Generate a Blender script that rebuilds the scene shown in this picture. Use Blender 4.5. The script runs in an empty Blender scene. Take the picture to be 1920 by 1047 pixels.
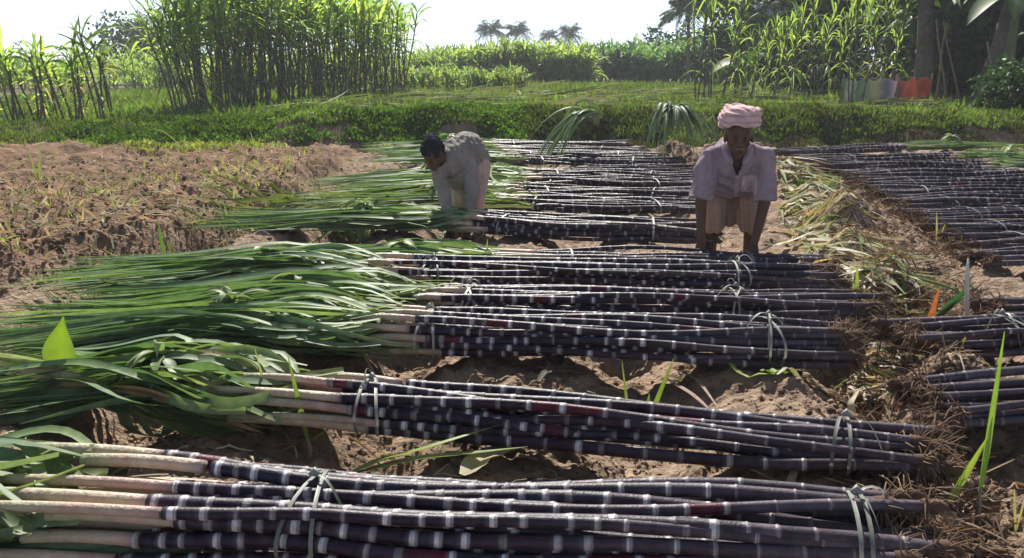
import bpy, math, random
import numpy as np
from mathutils import Vector

random.seed(7)
RNG = np.random.default_rng(11)
C = bpy.context.scene.collection
S = bpy.context.scene

# ---------------------------------------------------------------- camera, sky, sun
CAM_H, PITCH, F = 1.10, math.radians(13.5), 1663.0
cam_d = bpy.data.cameras.new('camera'); cam = bpy.data.objects.new('camera', cam_d); C.objects.link(cam)
cam.location = (0, 0, CAM_H); cam.rotation_euler = (math.radians(90) - PITCH, 0, 0)
cam_d.sensor_width = 36.0; cam_d.lens = F / 1920 * 36.0; cam_d.clip_start = 0.05; cam_d.clip_end = 2000
S.camera = cam
SUN_AZ, SUN_EL = math.radians(-4), math.radians(44)      # azimuth from +Y towards +X
w = bpy.data.worlds.new('World'); S.world = w; w.use_nodes = True
nt = w.node_tree; nt.nodes.clear()
sky = nt.nodes.new('ShaderNodeTexSky'); sky.sky_type = 'NISHITA'; sky.sun_disc = False
sky.sun_elevation = SUN_EL; sky.sun_rotation = SUN_AZ; sky.dust_density = 0.0; sky.air_density = 0.6; sky.ozone_density = 1.0
bg = nt.nodes.new('ShaderNodeBackground'); bg.inputs[1].default_value = 0.092
ow = nt.nodes.new('ShaderNodeOutputWorld')
hs = nt.nodes.new('ShaderNodeHueSaturation'); hs.inputs['Saturation'].default_value = 0.42; nt.links.new(sky.outputs[0], hs.inputs['Color'])
tn = nt.nodes.new('ShaderNodeVectorMath'); tn.operation = 'MULTIPLY'; tn.inputs[1].default_value = (0.76, 0.84, 0.95)
nt.links.new(hs.outputs[0], tn.inputs[0]); nt.links.new(tn.outputs[0], bg.inputs[0]); nt.links.new(bg.outputs[0], ow.inputs[0])
sl = bpy.data.lights.new('sun', 'SUN'); sl.energy = 4.7; sl.angle = math.radians(0.5); sl.color = (1.0, 0.95, 0.86)
so = bpy.data.objects.new('sun', sl); C.objects.link(so)
sd = Vector((math.sin(SUN_AZ) * math.cos(SUN_EL), math.cos(SUN_AZ) * math.cos(SUN_EL), math.sin(SUN_EL)))
so.rotation_euler = sd.to_track_quat('Z', 'Y').to_euler(); so.location = (4, 10, 12)
S.view_settings.view_transform = 'Standard'; S.view_settings.look = 'None'
S.view_settings.exposure = 0.90; S.view_settings.gamma = 1.0
S.render.engine = 'CYCLES'
S.cycles.max_bounces = 8; S.cycles.transmission_bounces = 4; S.cycles.diffuse_bounces = 3; S.cycles.glossy_bounces = 2
S.cycles.transparent_max_bounces = 4; S.cycles.caustics_reflective = False; S.cycles.caustics_refractive = False
S.cycles.sample_clamp_indirect = 4.0

# ---------------------------------------------------------------- numeric helpers
def gp(px, py, z=0.0):
    """the place on height z that the photograph shows at pixel (px, py) of 1920 x 1047"""
    u = (px - 960.0) / F; v = (py - 523.5) / F
    cp, sp = math.cos(PITCH), math.sin(PITCH)
    d = np.array([u, cp - v * sp, -sp - v * cp])
    t = (z - CAM_H) / d[2]
    return np.array([d[0] * t, d[1] * t, z])

def _h(ix, iy, seed):
    n = (ix.astype(np.int64) * 374761393 + iy.astype(np.int64) * 668265263 + seed * 1442695041) & 0xffffffff
    n = ((n ^ (n >> 13)) * 1274126177) & 0xffffffff
    return ((n ^ (n >> 16)) & 0xffff) / 65535.0

def vnoise(x, y, seed=0):
    x = np.asarray(x, float); y = np.asarray(y, float)
    ix = np.floor(x); iy = np.floor(y); fx = x - ix; fy = y - iy
    fx = fx * fx * (3 - 2 * fx); fy = fy * fy * (3 - 2 * fy)
    a = _h(ix, iy, seed); b = _h(ix + 1, iy, seed); c = _h(ix, iy + 1, seed); d = _h(ix + 1, iy + 1, seed)
    return (a * (1 - fx) + b * fx) * (1 - fy) + (c * (1 - fx) + d * fx) * fy - 0.5

def fbm(x, y, sc, octs, seed=0, gain=0.5):
    r = 0; a = 1.0
    for k in range(octs):
        ca, sa = math.cos(k * 1.1), math.sin(k * 1.1)
        r = r + a * vnoise((x * ca - y * sa) * sc, (x * sa + y * ca) * sc, seed + k * 17)
        sc *= 2.03; a *= gain
    return r

def sstep(a, b, x):
    t = np.clip((x - a) / (b - a), 0, 1); return t * t * (3 - 2 * t)

def XL(y): return np.interp(y, [2.0, 3.4, 4.4, 6.0, 10.6, 13], [-4.2, -3.3, -2.62, -2.10, -1.85, -2.0])
def XR(y): return np.interp(y, [1.0, 2.2, 3.1, 4.4, 5.5, 6.75, 8.5, 10.6, 12], [1.2, 1.28, 1.55, 1.9, 2.25, 2.45, 2.35, 2.0, 2.0])

def masks(x, y):
    wob = fbm(x, y, 1.3, 3, 5) * 0.25
    left = 1 - sstep(-0.12, 0.20, x - XL(y) + wob * 0.8)
    left = left * (1 - .75 * sstep(10.9, 11.9, y))
    mound = np.exp(-((x - XR(y) - wob) / 0.24) ** 2) * (1 - sstep(10.6, 11.4, y))
    yb = 12.1 + 0.22 * np.sin(x * 0.7) + wob * 1.2
    bank = sstep(0, 0.95, y - yb)
    return left, mound, bank, wob, yb

def height(x, y):
    x = np.asarray(x, float); y = np.asarray(y, float)
    left, mound, bank, wob, yb = masks(x, y)
    d = (x + 0.37 + wob * 0.35 + 0.4) % 0.8 - 0.4
    fur = 0.050 - 0.215 * np.exp(-(d / 0.17) ** 2) * (0.75 + 0.9 * vnoise(x * 0.9, y * 1.1, 31))
    d2 = (x * 0.915 - y * 0.40 + wob * .7 + .5) % 1.0 - 0.5
    lf = 0.15 - 0.20 * np.exp(-(d2 / .15) ** 2) * (.5 + vnoise(x * .8, y * .8, 61)) + fbm(x, y, 0.8, 2, 9) * 0.10
    z = fur * (1 - left) + lf * left - .05 * np.exp(-((x - XL(y) + wob * .8 - .30) / .18) ** 2) * (1 - sstep(10, 11, y))
    z = z * (1 - 0.7 * mound) + mound * (0.045 + .085 * sstep(3.2, 4.4, y) + fbm(x, y, 2.2, 2, 77) * 0.22)
    top = np.interp(x, [-9, -6, -3.2, 0, 20], [0.19, 0.22, 0.41, 0.43, 0.45])
    plat = np.interp(x, [-9, -5.5, -3.5, 20], [0.16, 0.18, 0.32, 0.34])
    bz = top * (1 - sstep(1.2, 2.2, y - yb)) + plat * sstep(1.2, 2.2, y - yb)
    z = z * (1 - bank) + (bz + fbm(x, y, 1.1, 3, 91) * .16 * np.exp(-((y - yb - .8) / .9) ** 2)) * bank
    far = sstep(14, 16, y)
    am = 1 - 0.6 * far
    z = z + am * (fbm(x, y, 3.0, 3, 3) * 0.055 + fbm(x, y, 15.0, 4, 41, .6) * 0.026 * (1 + 1.3 * mound + 0.5 * left) + np.maximum(0, fbm(x, y, 9.0, 2, 47) - .12) * .07)
    return z

def hz(x, y): return float(height(np.array([x]), np.array([y]))[0])

# ---------------------------------------------------------------- mesh collector
class MB:
    def __init__(s): s.v = []; s.q = []; s.t = []; s.c = []; s.n = 0
    def add(s, V, Q=None, Cc=None, T=None):
        V = np.asarray(V, float).reshape(-1, 3)
        if Q is not None and len(Q): s.q.append(np.asarray(Q, np.int64) + s.n)
        if T is not None and len(T): s.t.append(np.asarray(T, np.int64) + s.n)
        Cc = np.asarray(Cc, float)
        if Cc.ndim == 1: Cc = np.tile(Cc, (len(V), 1))
        s.v.append(V); s.c.append(Cc); s.n += len(V)
    def tube(s, P, R, sides=8, col=(.5, .5, .5), caps=True, squash=None):
        P = np.asarray(P, float); n = len(P); R = np.broadcast_to(np.asarray(R, float), (n,))
        T = np.gradient(P, axis=0); T /= np.linalg.norm(T, axis=1)[:, None] + 1e-9
        up = np.array([0, 0, 1.0]) if abs(T[:, 2]).mean() < 0.8 else np.array([0, 1.0, 0])
        A = np.cross(T, up); A /= np.linalg.norm(A, axis=1)[:, None] + 1e-9
        B = np.cross(A, T)
        a = np.arange(sides) * 2 * np.pi / sides
        sq = 1.0 if squash is None else squash
        V = P[:, None, :] + R[:, None, None] * (np.cos(a)[None, :, None] * A[:, None, :] + sq * np.sin(a)[None, :, None] * B[:, None, :])
        i = np.arange(n - 1)[:, None] * sides; j = np.arange(sides)[None, :]; k = (j + 1) % sides
        Q = np.stack([i + j, i + k, i + sides + k, i + sides + j], -1).reshape(-1, 4)
        Cc = np.asarray(col, float)
        if Cc.ndim == 1: Cc = np.tile(Cc, (n, 1))
        VV = V.reshape(-1, 3); CC = np.repeat(Cc, sides, axis=0)
        Tt = []
        if caps:
            VV = np.vstack([VV, P[0], P[-1]]); CC = np.vstack([CC, Cc[0], Cc[-1]]); m = n * sides
            for jj in range(sides):
                Tt.append((m, (jj + 1) % sides, jj)); Tt.append((m + 1, (n - 1) * sides + jj, (n - 1) * sides + (jj + 1) % sides))
        s.add(VV, Q, CC, Tt)
    def ribbon(s, P, W, col, roll=0.0, fold=0.25, rib=None, side=None, twist=0.0):
        P = np.asarray(P, float); n = len(P); W = np.asarray(W, float)
        T = np.gradient(P, axis=0); T /= np.linalg.norm(T, axis=1)[:, None] + 1e-9
        if side is None:
            up = np.array([0, 0, 1.0]); A = np.cross(T, up); l = np.linalg.norm(A, axis=1)[:, None]
            A = np.where(l > 0.15, A / (l + 1e-9), np.array([[1.0, 0, 0]]))
        else:
            A = np.tile(np.asarray(side, float), (n, 1)); A = A - T * (A * T).sum(1)[:, None]; A /= np.linalg.norm(A, axis=1)[:, None] + 1e-9
        B = np.cross(A, T)
        r = roll + twist * np.linspace(0, 1, n)
        A2 = A * np.cos(r)[:, None] + B * np.sin(r)[:, None]; B2 = -A * np.sin(r)[:, None] + B * np.cos(r)[:, None]
        hw = (W / 2)[:, None]
        L = P - A2 * hw + B2 * hw * fold; Rr = P + A2 * hw + B2 * hw * fold
        V = np.stack([L, P, Rr], 1).reshape(-1, 3)
        i = np.arange(n - 1) * 3
        Q = np.concatenate([np.stack([i, i + 1, i + 4, i + 3], 1), np.stack([i + 1, i + 2, i + 5, i + 4], 1)])
        Cc = np.asarray(col, float)
        if Cc.ndim == 1: Cc = np.tile(Cc, (n, 1))
        M = Cc if rib is None else Cc * 0.45 + np.asarray(rib) * 0.55
        CC = np.stack([Cc, M, Cc], 1).reshape(-1, 3)
        s.add(V, Q, CC)
    def blades(s, P, D, L, Wd, col, curl=0.4):
        """many small folded leaf blades at once: P base, D direction, L length, Wd width"""
        P = np.asarray(P, float); n = len(P)
        D = D / (np.linalg.norm(D, axis=1)[:, None] + 1e-9)
        R = RNG.normal(size=(n, 3)); A = np.cross(D, R); A /= np.linalg.norm(A, axis=1)[:, None] + 1e-9
        N = np.cross(D, A)
        L = L[:, None]; h = Wd[:, None] / 2
        mid = P + D * L * 0.45 + N * L * 0.05
        tip = P + D * L * 0.98 - N * L * curl * 0.25 - np.array([0, 0, 1]) * L * curl * 0.25
        V = np.stack([P, mid - A * h, tip, mid + A * h], 1).reshape(-1, 3)
        Q = np.arange(n * 4).reshape(-1, 4)
        s.add(V, Q, np.repeat(col, 4, axis=0))
    def build(s, name, mat, parent=None, smooth=True, loc=None):
        V = np.vstack(s.v); Cc = np.vstack(s.c)
        if loc is not None: V = V - np.asarray(loc)
        q = np.vstack(s.q) if s.q else np.zeros((0, 4), np.int64)
        t = np.vstack(s.t) if s.t else np.zeros((0, 3), np.int64)
        me = bpy.data.meshes.new(name)
        me.vertices.add(len(V)); me.vertices.foreach_set('co', V.astype(np.float32).ravel())
        nl = len(q) * 4 + len(t) * 3
        me.loops.add(nl); me.loops.foreach_set('vertex_index', np.concatenate([q.ravel(), t.ravel()]).astype(np.int32))
        me.polygons.add(len(q) + len(t))
        st = np.concatenate([np.arange(len(q)) * 4, len(q) * 4 + np.arange(len(t)) * 3]).astype(np.int32)
        me.polygons.foreach_set('loop_start', st)
        me.update(calc_edges=True); me.validate()
        ca = me.color_attributes.new('Col', 'FLOAT_COLOR', 'POINT')
        c4 = np.ones((len(V), 4), np.float32); c4[:, :3] = Cc; ca.data.foreach_set('color', c4.ravel())
        if smooth: me.polygons.foreach_set('use_smooth', np.ones(len(me.polygons), bool))
        me.materials.append(mat)
        o = bpy.data.objects.new(name, me); C.objects.link(o)
        if parent is not None: o.parent = parent
        if loc is not None: o.location = Vector(loc)
        return o

def tag(o, label=None, cat=None, group=None, kind=None):
    if label: o['label'] = label
    if cat: o['category'] = cat
    if group: o['group'] = group
    if kind: o['kind'] = kind
    return o

def thing(name, label, cat, loc=(0, 0, 0), rz=0, group=None):
    o = bpy.data.objects.new(name, None); C.objects.link(o); o.empty_display_size = 0.1
    o.location = loc; o.rotation_euler = (0, 0, rz)
    return tag(o, label, cat, group)

KIDS = {}
def dup(root, loc, rz=0, sc=1.0, label=None, group=None, tilt=(0, 0)):
    r = root.copy(); C.objects.link(r); r.location = loc; r.rotation_euler = (tilt[0], tilt[1], rz); r.scale = (sc, sc, sc)
    if label: r['label'] = label
    if group: r['group'] = group
    for ch in KIDS.get(root.name) or list(root.children):
        c = ch.copy(); C.objects.link(c); c.parent = r
        for g in KIDS.get(ch.name) or list(ch.children):
            d = g.copy(); C.objects.link(d); d.parent = c
    return r

# ---------------------------------------------------------------- materials
def mat(name, rough=0.6, noise=0.25, nscale=20, bump=0.0, bscale=60, transl=0.0, tcol=(1.2, 1.45, 0.5), spec=0.4, stretch=None, bloom=None):
    m = bpy.data.materials.new(name); m.use_nodes = True; n = m.node_tree.nodes; l = m.node_tree.links; n.clear()
    out = n.new('ShaderNodeOutputMaterial'); b = n.new('ShaderNodeBsdfPrincipled')
    at = n.new('ShaderNodeAttribute'); at.attribute_name = 'Col'
    tc = n.new('ShaderNodeTexCoord'); vec = tc.outputs['Object']
    if stretch:
        mp = n.new('ShaderNodeMapping'); mp.inputs['Scale'].default_value = stretch; l.new(vec, mp.inputs[0]); vec = mp.outputs[0]
    nz = n.new('ShaderNodeTexNoise'); nz.inputs['Scale'].default_value = nscale; nz.inputs['Detail'].default_value = 5; nz.inputs['Roughness'].default_value = 0.65
    l.new(vec, nz.inputs['Vector'])
    mr = n.new('ShaderNodeMapRange'); mr.inputs['From Min'].default_value = 0.25; mr.inputs['From Max'].default_value = 0.75
    mr.inputs['To Min'].default_value = 1 - noise; mr.inputs['To Max'].default_value = 1 + noise
    l.new(nz.outputs['Fac'], mr.inputs['Value'])
    vm = n.new('ShaderNodeVectorMath'); vm.operation = 'SCALE'; l.new(at.outputs['Color'], vm.inputs[0]); l.new(mr.outputs[0], vm.inputs['Scale'])
    l.new(vm.outputs[0], b.inputs['Base Color'])
    if bloom:
        n3 = n.new('ShaderNodeTexNoise'); n3.inputs['Scale'].default_value = bloom[1]; n3.inputs['Detail'].default_value = 8; n3.inputs['Roughness'].default_value = 0.75; l.new(vec, n3.inputs['Vector'])
        m3 = n.new('ShaderNodeMapRange'); m3.inputs['From Min'].default_value = 0.45; m3.inputs['From Max'].default_value = 0.75; m3.inputs['To Max'].default_value = bloom[2]; l.new(n3.outputs['Fac'], m3.inputs['Value'])
        x3 = n.new('ShaderNodeMix'); x3.data_type = 'RGBA'; l.new(m3.outputs[0], x3.inputs[0]); l.new(vm.outputs[0], x3.inputs[6]); x3.inputs[7].default_value = (*bloom[0], 1)
        l.new(x3.outputs[2], b.inputs['Base Color'])
    b.inputs['Roughness'].default_value = rough; b.inputs['Specular IOR Level'].default_value = spec
    if bump:
        n2 = n.new('ShaderNodeTexNoise'); n2.inputs['Scale'].default_value = bscale; n2.inputs['Detail'].default_value = 6; l.new(vec, n2.inputs['Vector'])
        bp = n.new('ShaderNodeBump'); bp.inputs['Strength'].default_value = bump; bp.inputs['Distance'].default_value = 0.02
        l.new(n2.outputs['Fac'], bp.inputs['Height']); l.new(bp.outputs[0], b.inputs['Normal'])
    if transl:
        tr = n.new('ShaderNodeBsdfTranslucent'); v2 = n.new('ShaderNodeVectorMath'); v2.operation = 'MULTIPLY'
        v2.inputs[1].default_value = tcol; l.new(vm.outputs[0], v2.inputs[0]); l.new(v2.outputs[0], tr.inputs['Color'])
        mx = n.new('ShaderNodeMixShader'); mx.inputs[0].default_value = transl
        l.new(b.outputs[0], mx.inputs[1]); l.new(tr.outputs[0], mx.inputs[2]); l.new(mx.outputs[0], out.inputs[0])
    else:
        l.new(b.outputs[0], out.inputs[0])
    return m

M_SOIL = mat('soil', 0.95, 0.5, 14, 1.0, 45, spec=0.1)
M_CANE = mat('cane_rind', 0.45, 0.5, 38, 0.14, 160, spec=0.24, bloom=((.11, .09, .12), 30, .4))
M_SHEATH = mat('leaf_sheath', 0.5, 0.25, 30, 0.3, 90, bloom=((.30, .16, .13), 12, .5), transl=0.12, tcol=(1.1, 1.0, 0.8))
M_LEAF = mat('cut_cane_leaf', 0.5, 0.4, 22, transl=0.25, tcol=(1.4, 1.55, 0.75), spec=0.20, bloom=((.24, .21, .10), 9, .4))
M_LIVE = mat('standing_cane_leaf', 0.45, 0.2, 8, transl=0.60, tcol=(2.2, 2.3, 1.0), spec=0.35)
M_SPROUT = mat('young_shoot_leaf', 0.45, 0.2, 20, transl=0.3, tcol=(1.5, 1.5, 0.7))
M_DARKLEAF = mat('tree_leaf', 0.5, 0.35, 3, transl=0.22, tcol=(1.2, 1.7, 0.4), spec=0.12)
M_WEED = mat('weed_leaf', 0.6, 0.3, 6, transl=0.4, tcol=(1.4, 1.7, 0.4), spec=0.2)
M_DRY = mat('dry_leaf', 0.7, 0.25, 30, transl=0.3, tcol=(1.2, 1.0, 0.7), spec=0.2)
M_ROOT = mat('cane_root', 0.95, 0.35, 40, spec=0.1)
M_BARK = mat('bark', 0.9, 0.4, 12, 0.8, 40, spec=0.15)
M_CLOTH = mat('woven_cloth', 0.9, 0.12, 60, 0.15, 200, spec=0.1)
M_SHEET = mat('thin_hung_cloth', 0.9, 0.12, 10, transl=0.35, tcol=(1.1, 1.0, 0.9), spec=0.1)
M_SKIN = mat('skin', 0.55, 0.12, 30, 0.1, 150, spec=0.3)
M_STRIP = mat('tie_strip', 0.5, 0.15, 30, transl=0.25, tcol=(1, 1, 1))

def lerp(a, b, t): return np.asarray(a) * (1 - t) + np.asarray(b) * t

# ---------------------------------------------------------------- ground: one sheet to the horizon
def build_ground():
    ys = np.concatenate([np.geomspace(.35, 1.2, 30)[:-1], np.geomspace(1.2, 14.2, 640)[:-1], np.geomspace(14.2, 500, 170)])
    nr, nc = len(ys), 820
    k = np.linspace(-1, 1, nc); rat = np.sign(k) * (np.abs(k) * 0.62 + np.abs(k) ** 5 * 0.8)
    Y, Rr = np.meshgrid(ys, rat, indexing='ij')
    X = Rr * (Y + 0.9); Z = height(X, Y)
    V = np.stack([X, Y, Z], -1).reshape(-1, 3)
    i = np.arange(nr - 1)[:, None] * nc; j = np.arange(nc - 1)[None, :]
    Q = np.stack([i + j, i + j + 1, i + nc + j + 1, i + nc + j], -1).reshape(-1, 4)
    x, y, z = V.T
    left, mound, bank, wob, yb = masks(x, y)
    soil = np.array([0.265, 0.185, 0.130]); pale = np.array([0.38, 0.29, 0.215]); dark = np.array([0.095, 0.062, 0.044]); red = np.array([0.180, 0.102, 0.060])
    n1 = np.clip(fbm(x, y, 1.6, 4, 55) + 0.5, 0, 1)[:, None]; n2 = np.clip(fbm(x, y, 7, 4, 66) * 1.6 + 0.5, 0, 1)[:, None]
    col = soil * (1 - n1 * .5) + pale * n1 * .5
    col = col * (1 - 0.40 * n2) + dark * 0.40 * n2
    col = col * (1 - 0.75 * left[:, None]) + red * 0.75 * left[:, None] * (1.15 - .3 * n2)
    col = col * (1 - 0.45 * mound[:, None]) + dark * 1.5 * 0.45 * mound[:, None]
    g = np.array([0.075, 0.095, 0.030]); g2 = np.array([0.16, 0.15, 0.07])
    gm = (bank * (0.55 + 0.45 * n1[:, 0]))[:, None]
    gc = g * (1 - n2) + g2 * n2; fm = (sstep(0, .15, y - yb) * (1 - sstep(.45, .75, y - yb)) * sstep(-.8, 1.2, x))[:, None]; gc = gc * (1 - fm) + np.array([.085, .062, .04]) * fm
    col = col * (1 - gm) + gc * gm
    b = MB(); b.add(V, Q, col)
    s = 900.0
    b.add([(-s, -60, -0.35), (s, -60, -0.35), (s, s, -0.35), (-s, s, -0.35)], [(0, 1, 2, 3)], soil * .8)
    o = b.build('ground', M_SOIL); tag(o, kind='structure')
build_ground()

# ---------------------------------------------------------------- sugarcane pieces
PURP = np.array([0.016, 0.007, 0.019]); PURP2 = np.array([0.026, 0.011, 0.026]); BLUE = np.array([0.020, 0.018, 0.036])
RED = np.array([0.085, 0.006, 0.018]); WAX = np.array([0.58, 0.56, 0.59]); GREY = np.array([0.125, 0.098, 0.118])
CREAM = np.array([0.60, 0.52, 0.38]); PINK = np.array([0.55, 0.33, 0.30])

def stalk_mesh(path_fn, L, r0, r1, sides, rnd, nmin=0.040, nmax=0.090, red=0.05, wk=1.0):
    """path_fn(t): 0 at the root end .. 1 at the top; returns mesh of one cane"""
    b = MB(); ss = []; rr = []; cc = []
    s = 0.0
    while s < L:
        t = s / L
        Ln = (nmax * (1 - t) ** 0.8 + nmin * t ** 0.5) * rnd.uniform(0.6, 1.4)
        base = lerp(GREY * rnd.uniform(.4, 1.0), PURP if rnd.random() < .55 else (PURP2 if rnd.random() < .6 else BLUE), min(1, t * 1.7 + rnd.uniform(-.15, .25)) if t < .6 else 1)
        if rnd.random() < red and t > 0.25: base = RED
        wax = wk * WAX * rnd.choice((.25, .6, .8, 1.0, 1.15)) * rnd.uniform(.8, 1.1) if t > .2 else GREY * rnd.uniform(1.0, 1.6)
        r = (r0 * (1 - t) + r1 * t)
        bw = min(0.008 + 0.009 * rnd.random(), Ln * 0.4) * (0.55 if t < .25 else 1.0)
        rs = r * rnd.uniform(.95, 1.03)
        seq = [(0.0, r * 1.00, wax * .5 + base * .5), (0.003, r * 1.09, np.array([.26, .20, .17])), (0.006, rs * 1.03, wax), (bw, rs, wax * 0.9), (bw + 0.0015, rs, base * .75 + wax * .12), (bw + .012, rs, base), ((Ln - 0.004), r * .97, base * 0.8)]
        for q, ra, co in seq:
            if q < Ln: ss.append(s + q); rr.append(ra); cc.append(co)
        s += Ln
    ss = np.array(ss); order = np.argsort(ss); ss = ss[order]; keep = ss <= L; ss = ss[keep]
    rr = np.array(rr)[order][keep]; cc = np.array(cc)[order][keep]
    P = path_fn(ss / L)
    b.tube(P, rr, sides, cc)
    return b

def leafpath(p0, d0, L, droop, n=8, sway=None):
    t = np.linspace(0, 1, n)[:, None]
    d0 = np.asarray(d0, float); d0 = d0 / np.linalg.norm(d0)
    P = np.asarray(p0) + d0 * L * t
    P = P + np.array([0, 0, -1.0]) * droop * L * t ** 2
    if sway is not None: P = P + np.asarray(sway) * L * t ** 2
    return P

def wprof(n, w, base=0.5):
    t = np.linspace(0, 1, n)
    return w * np.clip(base + (1 - base) * np.minimum(1, t * 4), 0, 1) * np.clip(1 - t ** 2.2, 0, 1) + 0.002

G_DARK = np.array([0.055, 0.110, 0.052]); G_MID = np.array([0.120, 0.205, 0.078]); G_LITE = np.array([0.25, 0.32, 0.11]); G_BLUE = np.array([0.125, 0.205, 0.130])

def root_mass(rnd, p, axis, r, n=22, L=0.10):
    b = MB()
    for i in range(n + 4):
        a = rnd.uniform(0, 2 * math.pi)
        d = np.array([axis[0] * rnd.uniform(-.1, 1.0), axis[1] * .4, 0]) + np.array([rnd.uniform(-.5, .5), math.cos(a), math.sin(a)]) * 0.8
        d /= np.linalg.norm(d)
        l = L * rnd.uniform(.4, 1.2); q = np.array([0, 0, 1]) * -l * rnd.uniform(0, .5)
        s = np.asarray(p) + d * r * .4
        mid = s + d * l * .5 + np.array([rnd.uniform(-1, 1), rnd.uniform(-1, 1), rnd.uniform(-1, 1)]) * l * .12
        c = lerp((0.12, 0.075, 0.05), (0.27, 0.19, 0.13), rnd.random())
        b.tube([s, mid, s + d * l + q], [0.0022, 0.0016, 0.0007], 4, c, caps=False)
    # woody stump of the rootstock
    pp = np.asarray(p); ax = np.asarray(axis) / np.linalg.norm(axis)
    b.tube([pp - ax * .015, pp + ax * .01, pp + ax * .03, pp + ax * .045], [r * 1.0, r * 1.18, r * .95, r * .25], 7, (0.10, 0.065, 0.048))
    return b

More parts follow.
